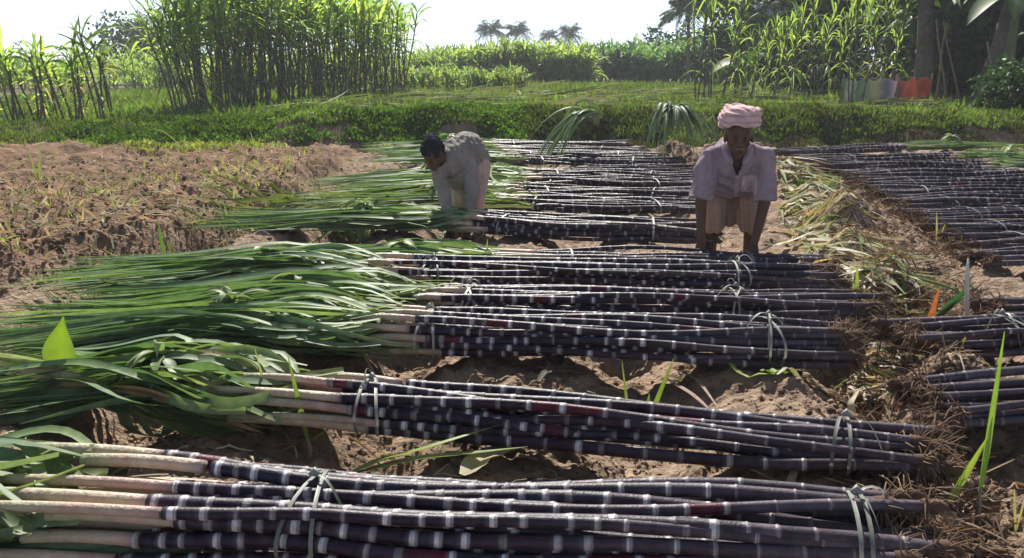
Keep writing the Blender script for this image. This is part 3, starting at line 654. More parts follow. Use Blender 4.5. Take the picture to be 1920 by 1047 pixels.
def pxreg(pts, z=.05):
    """pixels scattered inside a quad, dropped on the ground"""
    def f(r, n):
        a, b_ = r.uniform(0, 1, n), r.uniform(0, 1, n); q = np.asarray(pts, float)
        p = (q[0] * (1 - a)[:, None] + q[1] * a[:, None]) * (1 - b_)[:, None] + (q[3] * (1 - a)[:, None] + q[2] * a[:, None]) * b_[:, None]
        w3 = np.array([gp(u, v, z) for u, v in p]); return w3[:, 0], w3[:, 1]
    return f
WG = [(.06, .115, .025), (.085, .14, .03), (.045, .085, .022), (.11, .16, .04)]
scatter('bank_creeper', 'broad-leaved green creeper thick over the left bank', 'weeds', 60000, box(-6.3, .2, 12.05, 14.6), .06, (.03, .08), (.010, .034), WG, M_WEED, 31, clump=1.3, thresh=-.31, tilt=1.35)
scatter('bank_grass', 'short grass along the top and face of the bank', 'grass', 90000, lambda r_, n_: (r_.uniform(-9, 11, n_), 12.45 + 4 * r_.uniform(0, 1, n_) ** 1.6), .0, (.04, .12), (.010, .022), [(.13, .17, .06), (.18, .20, .08), (.09, .13, .045)], M_WEED, 32, clump=.6, thresh=-.45, tilt=.9)
scatter('field_grass', 'low green grass between the bank and the far fields', 'grass', 60000, box(-14, 16, 15.0, 36), .0, (.12, .34), (.02, .05), [(.10, .16, .04), (.13, .18, .05), (.15, .16, .07)], M_WEED, 33, clump=.5, thresh=-.35, tilt=1.1)
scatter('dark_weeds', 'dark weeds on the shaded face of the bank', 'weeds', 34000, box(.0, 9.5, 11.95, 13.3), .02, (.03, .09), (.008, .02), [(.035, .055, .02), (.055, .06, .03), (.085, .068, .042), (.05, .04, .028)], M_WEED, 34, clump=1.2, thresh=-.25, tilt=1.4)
scatter('soil_sprouts', 'tiny dry and green sprouts over the red soil at left', 'weeds', 3000, pxreg([(0, 285), (720, 285), (400, 425), (0, 480)], .15), .0, (.03, .12), (.005, .014), [(.20, .20, .09), (.40, .37, .22), (.34, .30, .18), (.12, .16, .06)], M_WEED, 35, clump=1.6, thresh=.05, tilt=1.2)
scatter('ridge_weeds', 'green weeds and fibres over the dug soil ridge', 'weeds', 3200, pxreg([(1460, 300), (1560, 300), (1640, 420), (1500, 400)], .15), .0, (.03, .10), (.008, .02), [(.10, .16, .04), (.22, .21, .10)], M_WEED, 36, clump=1.8, thresh=-.05, tilt=1.3)
scatter('bank_foot_weeds', 'yellow green weeds along the foot of the left bank', 'weeds', 7000, pxreg([(0, 272), (740, 268), (740, 292), (0, 284)], .1), .02, (.03, .09), (.012, .03), [(.20, .22, .08), (.28, .26, .11), (.12, .14, .05)], M_WEED, 37, clump=1.3, thresh=.10, tilt=1.3)

# clods, straw and fibres
def clods():
    rng = np.random.default_rng(50); b = MB()
    ico = np.array([(0, 0, 1), (.9, 0, .3), (.28, .85, .3), (-.72, .53, .3), (-.72, -.53, .3), (.28, -.85, .3), (.72, .53, -.4), (-.28, .85, -.4), (-.9, 0, -.4), (-.28, -.85, -.4), (.72, -.53, -.4)])
    f = [(0, 1, 2), (0, 2, 3), (0, 3, 4), (0, 4, 5), (0, 5, 1), (1, 6, 2), (2, 7, 3), (3, 8, 4), (4, 9, 5), (5, 10, 1), (2, 6, 7), (3, 7, 8), (4, 8, 9), (5, 9, 10), (1, 10, 6)]
    regs = [(pxreg([(0, 640), (1920, 640), (1920, 1040), (0, 1040)], .03), 5200, (.003, .014)), (pxreg([(1500, 330), (1700, 330), (1920, 1040), (1600, 1040)], .1), 4200, (.006, .024)),
            (pxreg([(0, 290), (720, 290), (420, 430), (0, 500)], .15), 3800, (.006, .022)), (pxreg([(1150, 275), (1300, 275), (1330, 310), (1230, 310)], .1), 600, (.01, .04)), (pxreg([(380, 430), (1600, 440), (1600, 700), (60, 520)], .03), 800, (.006, .02))]
    for rg, n, (a, c) in regs:
        x, y = rg(rng, n); z = height(x, y)
        for i in range(n):
            s = a + (c - a) * rng.random() ** 2.5
            V = ico * rng.uniform(.6, 1.3, (11, 1)) * s * np.array([1, 1, .7]) + np.array([x[i], y[i], z[i] + s * .2])
            q = rng.random(); col = lerp((.11, .07, .05), (.30, .215, .155), q)
            b.add(V, None, col, f)
    tag(b.build('soil_clods', M_SOIL, smooth=False), 'crumbly clods of brown soil over the plot', 'soil', kind='stuff')
clods()
def straw(name, label, n, reg, L, W_, cols, seed, cat='dry leaves', up=.25, dirx=None, zz=.02):
    rng = np.random.default_rng(seed); rnd = random.Random(seed); x, y = reg(rng, n); z = height(x, y); b = MB()
    for i in range(n):
        az = rnd.uniform(0, 6.28) if dirx is None else rnd.gauss(dirx, .5)
        d = np.array([math.cos(az), math.sin(az), rnd.uniform(-.02, up)]); l = rnd.uniform(*L)
        P = leafpath((x[i], y[i], z[i] + zz * rnd.random() + .004), d, l, rnd.uniform(0, .35), 6, sway=(rnd.gauss(0, .25), rnd.gauss(0, .25), 0))
        P[:, 2] = np.maximum(P[:, 2], height(P[:, 0], P[:, 1]) + .004 + zz * rnd.random())
        c = np.asarray(cols[rnd.randrange(len(cols))]) * rnd.uniform(.7, 1.15)
        b.ribbon(P, wprof(6, rnd.uniform(*W_), .7), c, roll=rnd.gauss(0, .6), fold=.3, twist=rnd.gauss(0, 1.2))
    tag(b.build(name, M_DRY), label, cat, kind='stuff')
DRYC = [(.55, .52, .42), (.50, .46, .34), (.36, .30, .19), (.62, .60, .52), (.32, .37, .18), (.22, .30, .12)]
straw('leaf_litter', 'cream dry leaf litter strewn beside the turbaned man', 620, pxreg([(1440, 325), (1490, 330), (1640, 545), (1520, 482)], .1), (.12, .48), (.012, .040), DRYC, 61, dirx=-.9)
straw('path_litter', 'dry leaf scraps trailing down the path of the root ends', 220, pxreg([(1560, 500), (1640, 500), (1760, 680), (1600, 690)], .1), (.06, .28), (.008, .024), DRYC + [(.16, .24, .06)], 62, dirx=-1.0)
straw('straw_bits', 'straw bits and thin fibres on the plot soil', 420, pxreg([(0, 660), (1920, 640), (1920, 1040), (0, 900)], .04), (.03, .13), (.002, .006), [(.40, .31, .2), (.28, .19, .12), (.5, .43, .3)], 63)
straw('field_straw', 'pale straw scraps on the red soil at left', 300, pxreg([(0, 290), (720, 285), (420, 425), (0, 470)], .15), (.05, .20), (.006, .016), [(.50, .45, .33), (.38, .30, .2), (.3, .33, .15)], 64, up=.5)
straw('field_stubs', 'cream dry stubs and stalks poking from the red soil at left', 230, pxreg([(0, 285), (740, 283), (440, 425), (0, 480)], .15), (.06, .22), (.008, .018), [(.52, .47, .34), (.42, .38, .22), (.30, .32, .14)], 71, up=2.6)
straw('root_fibres', 'brown root fibres heaped over the right-hand soil ridge', 1300, pxreg([(1560, 395), (1730, 385), (1860, 560), (1660, 580)], .14), (.05, .16), (.002, .005), [(.15, .095, .06), (.22, .15, .095), (.09, .055, .04)], 65, cat='roots', up=.9, zz=.07)
straw('loose_roots', 'loose brown root fibres along the lower path edge', 520, pxreg([(1560, 600), (1760, 610), (1900, 1000), (1690, 1000)], .1), (.04, .13), (.002, .005), [(.14, .09, .06), (.24, .17, .11)], 66, cat='roots', up=.8, zz=.04)
straw('cut_tops', 'loose light green cut leaves behind the bending man', 260, pxreg([(560, 345), (1050, 345), (1000, 380), (560, 385)], .16), (.35, .95), (.02, .04), [(.16, .24, .07), (.22, .28, .10), (.10, .17, .05)], 67, cat='cut leaves', dirx=3.2, zz=.06)
straw('bank_trash', 'cut leaves and stalks laid flat beyond the bank', 900, box(-5.5, 9, 15.2, 26), (.5, 1.6), (.03, .07), [(.15, .22, .07), (.22, .27, .11), (.08, .13, .05), (.28, .28, .16)], 68, cat='cut leaves', dirx=.1, zz=.15)
straw('middle_tops', 'loose yellow green leaves strewn over the short pale bundle', 130, pxreg([(600, 455), (940, 462), (930, 492), (640, 488)], .14), (.2, .6), (.014, .03), [(.16, .24, .06), (.26, .28, .08), (.09, .15, .04)], 69, cat='cut leaves', dirx=3.3, zz=.05)

# ---------------------------------------------------------------- young shoots and loose leaves, each its own thing
def shoot(label, cat, px, py, zb, leaves, col, name='cane_shoot', stem=.0, material=None, group=None):
    """leaves: (dx, dz, length fraction of the direction, width, droop)"""
    p = gp(px, py, zb); p[2] = hz(p[0], p[1])
    T = thing(name, label, cat, tuple(p), 0, group)
    if stem:
        b = MB(); b.tube([(0, 0, -.03), (.004, 0, stem * .5), (0, 0, stem)], [.008, .006, .004], 6, (.30, .24, .2)); b.build('stem', M_SHEATH, T)
    for (dx, dy, dz, L, w_, dr) in leaves:
        w_ = w_ * (.72 if w_ < .09 else 1)
        b = MB(); P = leafpath((0, 0, stem * .8 if dz > 0 else stem), (dx, dy, dz), L, dr, 12)
        t = np.linspace(0, 1, 12); c = np.array([lerp(np.asarray(col) * .8 + .05, col, q) for q in t])
        b.ribbon(P, wprof(12, w_, .45) if w_ < .09 else w_ * np.sin(np.pi * np.clip(t, .03, .98) ** .66) ** 1.25 + .004, c, fold=.35, rib=np.asarray(col) * 1.6, side=(1, .25, 0), twist=.4); b.build('leaf', material or M_SPROUT, T)
    return T
YG = (.13, .20, .035); YG2 = (.17, .22, .06)
def leaf_px(px, py, zb, tips, col, label, w_, name='cane_shoot', cat='young shoot', dr=.1, stem=0, material=None, group=None):
    p = gp(px, py, zb); dep = p[1] * math.cos(PITCH) + (CAM_H - p[2]) * math.sin(PITCH); s = dep / F
    lv = []
    for t_ in tips:
        tx, ty = t_[0], t_[1]; ww = t_[2] if len(t_) > 2 else w_; d = t_[3] if len(t_) > 3 else dr
        dx, dz = (tx - px) * s, (py - ty) * s; l = math.hypot(dx, dz); dz += d * l
        lv.append((dx, random.uniform(-.1, .05) * l, dz, math.hypot(dx, dz), ww, d))
    return shoot(label, cat, px, py, zb, lv, col, name, stem, material, group)
broad = leaf_px(112, 698, .17, [(135, 588, .095, .02)], (.17, .27, .02), 'single broad yellow-green leaf standing upright by the tan leaf knot', .062, name='broad_leaf_shoot'); broad.location = Vector(gp(112, 698, .17))
leaf_px(518, 830, .0, [(494, 672, .015, .03)], (.22, .25, .10), 'thin pale shoot leaning left in front of the tan-leaved bundle', .015)
leaf_px(580, 862, .0, [(552, 692, .022, .05), (630, 826, .008, .1)], YG, 'narrow green shoot right beside the thin pale shoot', .022, stem=.06)
leaf_px(706, 690, .02, [(676, 628, .013, .1)], (.40, .33, .2), 'dry cream stub poking up before the widest-leaved bundle', .014, name='dry_stub', cat='dry stub')
leaf_px(1182, 768, .0, [(1163, 636, .013, .02)], (.14, .18, .05), 'slim olive shoot left of the double-leaved shoot', .014)
leaf_px(1208, 770, .0, [(1256, 617, .026, .02), (1216, 690, .03, .05), (1190, 720, .012, .1)], YG, 'double-leaved bright green shoot between the second bundle and the widest-leaved one', .026)
leaf_px(310, 440, .15, [(300, 308, .05, .02), (322, 350, .04, .02), (296, 400, .03, .1)], (.07, .15, .03), 'solitary upright green plant at the edge of the red soil', .05, name='upright_plant', cat='plant')
leaf_px(222, 488, .1, [(210, 436, .035, .1)], (.20, .26, .22), 'pale grey-green leaf tip at the red soil edge', .03, name='pale_leaf_tip', cat='leaf')
leaf_px(72, 335, .15, [(84, 250, .03, .05), (62, 262, .025, .05), (50, 320, .03, .4), (100, 318, .03, .4)], YG2, 'sprouting green shoot on the red soil at far left', .03)
leaf_px(1828, 985, .0, [(1842, 672, .024, .0), (1832, 830, .02, .0)], (.17, .28, .04), 'tall straight green shoot in the lower right corner', .024, stem=.10)
leaf_px(1765, 990, .0, [(1826, 842, .030, .0)], (.20, .29, .04), 'broad slanting blade leaning on the tall straight shoot at lower right', .030, name='slanting_blade')
leaf_px(1604, 592, .05, [(1600, 505, .03, .03), (1592, 540, .02, .1)], (.22, .30, .07), 'short light green shoot above the root ends of the ragged-knot bundle', .03)
leaf_px(1733, 608, .05, [(1755, 502, .05, .0)], (.42, .14, .05), 'rusty orange dead leaf standing at the brown root heap', .05, name='orange_leaf', cat='dead leaf', material=M_DRY)
leaf_px(1745, 592, .05, [(1818, 510, .05, .1), (1800, 540, .04, .1)], (.02, .075, .035), 'dark green leaf pair between the orange leaf and the white stick', .05, name='dark_leaf_pair', cat='leaf')
leaf_px(1780, 690, .05, [(1806, 612, .014, .0)], YG, 'small thin green shoot below the white stick', .014)
leaf_px(905, 478, .1, [(915, 405, .03, .0), (850, 445, .04, .3), (940, 470, .03, .3), (870, 460, .05, .2), (800, 455, .03, .3)], (.18, .27, .04), 'bright green leafy shoot sprouting beside the bending man\'s hands', .04)
leaf_px(995, 405, .15, [(982, 375, .05, .0)], (.2, .28, .06), 'stubby bright green leaf right of the bending man', .05, name='stubby_leaf', cat='leaf')
leaf_px(1905, 990, .0, [(1890, 900, .008, .0), (1912, 850, .007, .0)], (.3, .27, .15), 'dry thin stem at the lower right picture edge', .008, name='dry_shoot', cat='dry shoot')
leaf_px(345, 283, .1, [(282, 228, .02, .5), (352, 250, .03, .4), (318, 270, .03, .3)], (.16, .2, .09), 'drooping pale cane leaf hanging over the left bank', .03, name='drooping_leaf', cat='leaf')
for i, (px, py, hh_, lab) in enumerate([(428, 385, 50, 'thin grey sprout on red soil right of the solitary plant'), (505, 370, 42, 'short sprout on red soil near the light leaf spray'), (218, 400, 40, 'small sprout on red soil left of the solitary plant'),
        (255, 395, 30, 'tiny curled sprout near the middle of the red soil'), (540, 320, 40, 'sprout near the back of the red soil, below the creeper'), (480, 290, 40, 'sprout at the foot of the creeper bank'), (1580, 360, 55, 'small two-leaved shoot on the ridge beside the litter'), (1760, 430, 70, 'thin shoot rising among the right-hand stalks')]):
    leaf_px(px, py, .15, [(px - 8, py - hh_, .02, .05), (px + 12, py - hh_ * .7, .018, .2)], lerp(YG2, (.25, .28, .15), random.random()), lab, .02)
# the white stick
p = gp(1812, 610, .06); b = MB(); n_ = 12; t = np.linspace(0, 1, n_)
b.tube(np.stack([-.02 * t + .006 * np.sin(t * 5), 0 * t, .415 * t - .03], 1), np.where(np.arange(n_) % 3 == 0, .011, .009) * np.where(t > .8, 1.0 - (t - .8) * 3, 1), 8, np.array([lerp((.40, .36, .33), (.62, .60, .58), q) for q in t]))
o = b.build('white_stick', M_STRIP); o.location = (p[0], p[1], hz(p[0], p[1])); tag(o, 'white peeled stick standing upright by the orange leaf', 'stick')

def lying(label, name, cat, pts, z, w_, col, material, n=14, roll=0.2, fold=.3, group=None, rib=None):
    """a loose leaf following a few points on the ground plane"""
    W3 = np.array([gp(a[0], a[1], a[2] if len(a) > 2 else z) for a in pts]); t = np.linspace(0, 1, len(W3)); q = np.linspace(0, 1, n)
    P = np.stack([np.interp(q, t, W3[:, k]) for k in range(3)], 1)
    for _ in range(2): P[1:-1] = (P[:-2] + P[1:-1] * 2 + P[2:]) / 4
    P[:, 2] = np.maximum(P[:, 2], height(P[:, 0], P[:, 1]) + .03 + w_ * .3); w_ = w_ * 1.5
    o0 = P[0].copy(); b = MB(); b.ribbon(P - o0, wprof(n, w_, .35), col, roll=roll, fold=fold, rib=rib); o = b.build(name, material); o.location = Vector(o0)
    return tag(o, label, cat, group)
lying('long light green leaf lying between the two lowest bundles, tip up on the stalks', 'fallen_leaf', 'leaf', [(650, 892, .03), (720, 862, .06), (800, 842, .12), (940, 796, .15)], .05, .032, (.24, .33, .10), M_SPROUT, rib=(.3, .36, .2))
lying('long pale leaf lying right of the first, tip resting on the second bundle', 'fallen_leaf', 'leaf', [(660, 890, .03), (780, 862, .07), (880, 852, .10), (990, 838, .16)], .05, .034, (.26, .33, .16), M_SPROUT, rib=(.3, .36, .2))
lying('cream dry sheath lying under the tips of the fallen green leaves', 'dry_sheath', 'dry leaf', [(872, 925, .03), (900, 885, .06), (940, 850, .08), (990, 838, .10)], .04, .06, (.50, .45, .30), M_DRY, rib=(.25, .2, .1))
lying('curled cream strip crossing the lower part of the gap, short and stiff', 'dry_strip', 'dry leaf', [(1462, 962), (1480, 925), (1500, 898)], .04, .02, (.60, .50, .38), M_DRY)
lying('tan strip lying in the gap under the root end of the second bundle', 'dry_strip', 'dry leaf', [(1330, 870), (1400, 885), (1475, 900)], .03, .016, (.50, .40, .33), M_DRY)
lying('bent tan strip at the root end of the third near bundle', 'dry_strip', 'dry leaf', [(1600, 790, .05), (1594, 757, .1), (1612, 730, .12)], .06, .015, (.52, .44, .33), M_DRY)
lying('dark green small leaf on the soil between the two lowest bundles at right', 'small_green_leaf', 'leaf', [(1355, 972, .03), (1385, 955, .05), (1398, 935, .08)], .05, .045, (.03, .10, .02), M_SPROUT)
for i, (pts, w_, c, lab) in enumerate([([(1330, 684), (1370, 722), (1430, 738), (1500, 716), (1545, 690)], .016, (.22, .27, .05), 'outermost curved yellow-green leaf of the loose coil under the widest-leaved bundle'),
        ([(1345, 682), (1400, 712), (1460, 716), (1520, 688)], .022, (.09, .17, .04), 'inner dark curved leaf of the loose coil'), ([(1425, 735), (1470, 728), (1530, 690)], .030, (.14, .21, .05), 'broad middle leaf of the loose coil'),
        ([(1360, 690), (1420, 700), (1500, 684)], .014, (.16, .24, .07), 'innermost thin leaf of the loose coil, nearest the stalks'), ([(1455, 742), (1500, 727), (1548, 694)], .016, (.30, .26, .2), 'grey dry leaf edging the loose coil')]):
    lying(lab, 'coiled_leaf', 'leaf', pts, .03, w_, c, M_LEAF, group='loose leaf coil under the stalks')
for i, (pts, c, w_, lab) in enumerate([([(1060, 672), (1030, 715), (990, 748)], (.10, .08, .06), .02, 'dark stick lying in the furrow below the widest-leaved bundle'), ([(1250, 712), (1300, 742), (1345, 782)], (.34, .24, .19), .018, 'brown stalk scrap right of the double-leaved shoot'),
        ([(1262, 690), (1310, 715), (1350, 770)], (.36, .28, .22), .012, 'thin brown scrap next to the stalk scrap'), ([(1420, 472, .1), (1480, 455, .12), (1530, 432, .14)], (.62, .56, .45), .03, 'large cream dry leaf by the turbaned man\'s left foot'),
        ([(1600, 548, .1), (1680, 560, .1), (1740, 530, .14)], (.24, .26, .06), .03, 'yellow-green leaf reaching from the path to the root heap'), ([(1520, 496, .12), (1550, 488, .13), (1585, 484, .12)], (.55, .34, .06), .03, 'yellow-orange dead leaf lying in the litter'),
        ([(1505, 402, .12), (1530, 398, .14), (1560, 404, .12)], (.50, .24, .05), .035, 'small orange dead leaf higher up in the litter'), ([(1600, 470, .1), (1650, 510, .1), (1690, 540, .1), (1700, 580, .08)], (.16, .24, .08), .03, 'long green leaf trailing down the path through the litter')]):
    lying(lab, 'leaf_scrap', 'leaf scrap', pts, .04, w_, c, M_DRY)

# tufts of cane tops hanging over the bank
def tuft(label, px, py, z, n, L, cx, seed, lean):
    rnd = random.Random(seed); p = gp(px, py, z); T = thing('cane_top_tuft', label, 'cane tops', tuple(p), 0)
    b = MB(); b.tube([(-.02 * lean[0], .25, -.10), (0, .08, -.03), (0, -.02, .03)], [.03, .035, .03], 8, (.25, .30, .16)); b.build('stalk', M_SHEATH, T)
    b = MB()
    for i in range(n):
        a = rnd.uniform(-1, 1); d = np.array([a * cx + lean[0], -rnd.uniform(.2, .6), rnd.uniform(.1, .65)])
        P = leafpath((rnd.uniform(-.05, .05), -.02, .03), d, L * rnd.uniform(.6, 1.1), rnd.uniform(.9, 1.4), 11)
        P[:, 2] = np.maximum(P[:, 2], height(P[:, 0] + p[0], P[:, 1] + p[1]) - p[2] + .015)
        c = lerp((.06, .12, .07), (.17, .25, .13), rnd.random())
        b.ribbon(P, wprof(11, .036, .5), c, roll=rnd.gauss(0, .5), fold=.4, rib=(.25, .3, .2))
    b.build('leaves', M_LEAF, T)
tuft('fountain-shaped tuft of cane tops drooping over the bank, just left of the turban', 1258, 214, .58, 64, .72, .5, 3, (0, 0))
tuft('sparse tuft of cane tops spilling left over the bank between the two men', 1120, 218, .55, 24, .95, .35, 4, (-.75, 0))

# ---------------------------------------------------------------- palms, grove trees, banana plants
def palm(label, x, y, H, Rr, nf, seed, group, tr=.13, lean=(0, 0), dk=1.0, nlf=34):
    rnd = random.Random(seed); z = hz(x, y); T = thing('coconut_palm', label, 'palm tree', (x, y, z), 0, group)
    b = MB(); t = np.linspace(0, 1, 14); cx = lean[0] * H * t ** 1.5
    b.tube(np.stack([cx, lean[1] * H * t, H * t], 1), tr * (1.35 - .55 * t), 9, np.array([lerp((.13, .11, .09), (.20, .17, .14), rnd.random()) for _ in t])); b.build('trunk', M_BARK, T)
    b = MB(); top = np.array([lean[0] * H, lean[1] * H, H])
    for i in range(nf):
        az = i * 2.4 + rnd.uniform(-.2, .2); el = rnd.uniform(-.25, 1.15)
        d = np.array([math.cos(az) * math.cos(el), math.sin(az) * math.cos(el), math.sin(el)]); L = Rr * rnd.uniform(.8, 1.1)
        P = leafpath(top, d, L, rnd.uniform(.35, .65), 14); b.ribbon(P, np.linspace(.07, .01, 14) * Rr / 2.2, (.10, .14, .05), fold=.2)
        side = np.cross(P[-1] - P[0], [0, 0, 1]); side /= np.linalg.norm(side) + 1e-6
        q = np.linspace(.12, .99, nlf); Q = np.stack([np.interp(q, np.linspace(0, 1, 14), P[:, k]) for k in range(3)], 1)
        Tn = P[-1] - P[0]; Tn /= np.linalg.norm(Tn)
        for s in (-1, 1):
            D = side * s + Tn * .55 + np.array([0, 0, -1]) * rnd.uniform(.45, .9)
            Ls = Rr * .30 * np.sin(np.clip(q * 2.6 + .35, 0, 3.0)) + .05
            b.blades(Q, np.tile(D, (nlf, 1)) + RNG.normal(0, .12, (nlf, 3)), Ls, np.full(nlf, .055 * Rr / 2.2), np.tile(np.array([.035, .06, .03]) * dk * rnd.uniform(.7, 1.5), (nlf, 1)))
    b.build('crown', M_DARKLEAF, T)
GP_ = 'small palms on the horizon above the far cane field'
for px, D, H, R_, sd_, lab in [(921, 78, 3.85, 1.75, 1, 'far palm, leftmost of the four on the horizon'), (968, 80, 3.8, 1.75, 2, 'far palm with the wide crown, second of the four on the horizon'),
                           (1029, 84, 3.55, 1.25, 3, 'smallest far palm, third of the four on the horizon'), (1067, 80, 3.6, 1.6, 4, 'far palm on the right end of the four on the horizon')]:
    palm(lab, tpx(px, D), D, H, R_, 40, sd_, GP_, dk=.8, nlf=20, tr=.07)
palm('tall slim palm at the left edge of the grove, crown leaning into the sky', (1282 - 960) / F * 38, 38, 3.15, 1.5, 44, 7, 'tall palms at the left edge of the grove', lean=(-.04, 0), tr=.07)
palm('second tall palm partly hidden behind the first cane plants of the grove', (1322 - 960) / F * 34, 34, 3.35, 1.5, 40, 8, 'tall palms at the left edge of the grove', tr=.07)

def tree(label, x, y, H, Rx, base, seed, n, tr, dk=1.0, lean=0.0, ls=.16, name='shade_tree', lobes=9, group=None, squash=1.0):
    rnd = random.Random(seed); rng = np.random.default_rng(seed); z = hz(x, y); T = thing(name, label, 'tree', (x, y, z), 0, group)
    b = MB(); t = np.linspace(0, 1, 9)
    b.tube(np.stack([lean * H * t ** 1.3, 0 * t, H * .72 * t - .1], 1), tr * (1.3 - .8 * t), 10, np.array([lerp((.10, .08, .065), (.16, .13, .105), rnd.random()) for _ in t]))
    cs = []
    for i in range(lobes):
        a = i * 2.4; rr_ = Rx * math.sqrt((i + .5) / lobes) * .78
        c = np.array([lean * H + math.cos(a) * rr_, math.sin(a) * rr_ * .8, base + (H - base) * (rnd.uniform(.15, .88))]); cs.append(c)
        s = np.array([lean * H * .6, 0, H * rnd.uniform(.3, .55)]); m_ = (s + c) / 2 + np.array([0, 0, -.15])
        b.tube([s, m_, c], [tr * .4, tr * .25, tr * .08], 6, (.12, .10, .08), caps=False)
    b.build('trunk', M_BARK, T)
    b = MB(); per = n // lobes
    for c in cs:
        v = rng.normal(size=(per, 3)); v /= np.linalg.norm(v, axis=1)[:, None]; rr_ = rng.uniform(.35, 1.05, per) ** .6
        sc = np.array([Rx * .48, Rx * .42, (H - base) * .30 * squash]) * rng.uniform(.8, 1.2)
        P = c + v * rr_[:, None] * sc * (1 + .35 * np.sin(v[:, :1] * 5 + v[:, 2:] * 4 + c[0]))
        D = v * .5 + rng.normal(size=(per, 3)) * .7 + np.array([0, 0, -.35])
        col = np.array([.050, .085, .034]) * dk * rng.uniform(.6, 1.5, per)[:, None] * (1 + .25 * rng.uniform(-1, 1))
        b.blades(P, D, rng.uniform(.6, 1.3, per) * ls, rng.uniform(.35, .6, per) * ls, col)
    b.build('crown', M_DARKLEAF, T, smooth=False)

GT = 'dark trees of the grove'
for px, D, H, Rx, base, sd_, n, tr, lean, lab in [
        (1398, 33, 4.9, 2.0, .6, 11, 5200, .14, 0, 'slender dark tree rising above the turban, behind the cane plants'),
        (1480, 30, 5.2, 2.5, .5, 12, 6500, .2, 0, 'dark tree with bushy crown behind the shed roof'),
        (1585, 27, 5.2, 2.6, .2, 13, 7500, .22, 0, 'dark tree left of the two hung cloths, crown down to the ground'),
        (1690, 25, 5.0, 2.6, .5, 14, 7500, .25, 0, 'dark tree directly behind the reddish hung cloth'),
        (1790, 23, 5.0, 2.6, .9, 15, 7500, .2, 0, 'dark tree right of the reddish hung cloth, behind the thin slanting poles'),
        (1890, 21, 5.0, 2.5, .3, 16, 7500, .2, 0, 'dark tree closing the right edge of the picture'),
        (1990, 18, 5.0, 2.5, .2, 17, 5500, .2, 0, 'dark tree reaching in from outside the right edge')]:
    tree(lab, tpx(px, D), D, H, Rx, base, sd_, n, tr, .8, lean, .26, group=GT)
tree('rounded far tree left of the dense sugarcane patch', tpx(262, 48), 48, 3.4, 2.0, .6, 18, 2600, .15, .8, 0, .28, name='far_tree')
tree('low far tree at the end of the dark distant field', tpx(1250, 46), 46, 2.8, 2.2, .2, 19, 2400, .12, .8, 0, .28, name='far_tree')
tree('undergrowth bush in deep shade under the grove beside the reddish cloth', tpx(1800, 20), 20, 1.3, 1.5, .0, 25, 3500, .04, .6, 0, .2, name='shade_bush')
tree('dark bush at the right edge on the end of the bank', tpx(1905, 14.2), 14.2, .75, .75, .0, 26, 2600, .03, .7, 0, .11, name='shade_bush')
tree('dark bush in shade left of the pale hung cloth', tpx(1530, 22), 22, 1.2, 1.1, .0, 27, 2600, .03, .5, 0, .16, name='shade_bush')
def trunk_only(label, px, D, H, tr, lean, seed, name='leaning_tree'):
    rnd = random.Random(seed); x = tpx(px, D); z = hz(x, D); t = np.linspace(0, 1, 14); b = MB()
    b.tube(np.stack([lean * H * t + .05 * np.sin(t * 5), 0 * t, H * t - .1], 1), tr * (1.35 - .5 * t + .25 * np.exp(-t * 12)), 12, np.array([lerp((.10, .085, .08), (.17, .145, .135), rnd.random()) for _ in t]))
    T = thing(name, label, 'tree', (x, D, z)); b.build('trunk', M_BARK, T)
    b = MB()
    for i in range(16):
        az = i * 2.4; el = rnd.uniform(-.1, .9); d = np.array([math.cos(az) * math.cos(el), math.sin(az) * math.cos(el), math.sin(el)])
        P = leafpath((lean * H, 0, H - .1), d, rnd.uniform(1.3, 2.0), rnd.uniform(.4, .8), 10); c = np.array([.03, .07, .03]) * rnd.uniform(.7, 1.5)
        b.ribbon(P, wprof(10, .30, .3), c, roll=rnd.gauss(0, .3), fold=.3, rib=(.10, .14, .06))
    b.build('crown', M_DARKLEAF, T)
trunk_only('thick greyish trunk leaning right, near the right edge of the picture', 1835, 17.5, 2.6, .17, .22, 1)
trunk_only('dark upright trunk rising behind the reddish hung cloth', 1722, 19, 2.5, .16, .0, 2, name='straight_tree')
trunk_only('slim trunk between the hung cloths and the thick leaning trunk', 1762, 20.5, 2.6, .09, .03, 3, name='slim_tree')
for i, (px, D, H, ln, lab) in enumerate([(1775, 17.8, 1.7, -.22, 'thin slanting pole left in the grove, crossing the other poles'), (1800, 18.2, 1.7, -.3, 'thin slanting pole in the grove next to the slim trunk'),
        (1878, 16.6, 1.25, -.32, 'thin brace pole leaning on the thick trunk'), (1750, 17.6, 1.6, .06, 'thin yellowish upright pole beside the reddish cloth'), (1905, 16.5, 1.6, .2, 'thin pale cane leaning at the right picture edge')]):
    x = tpx(px, D); b = MB(); t = np.linspace(0, 1, 8)
    b.tube(np.stack([ln * H * t + .02 * np.sin(t * 6), 0 * t, H * t - .05], 1), .022 * (1.1 - .4 * t), 7, (.24, .20, .13)); o = b.build('pole', M_BARK); o.location = (x, D, hz(x, D)); tag(o, lab, 'pole')
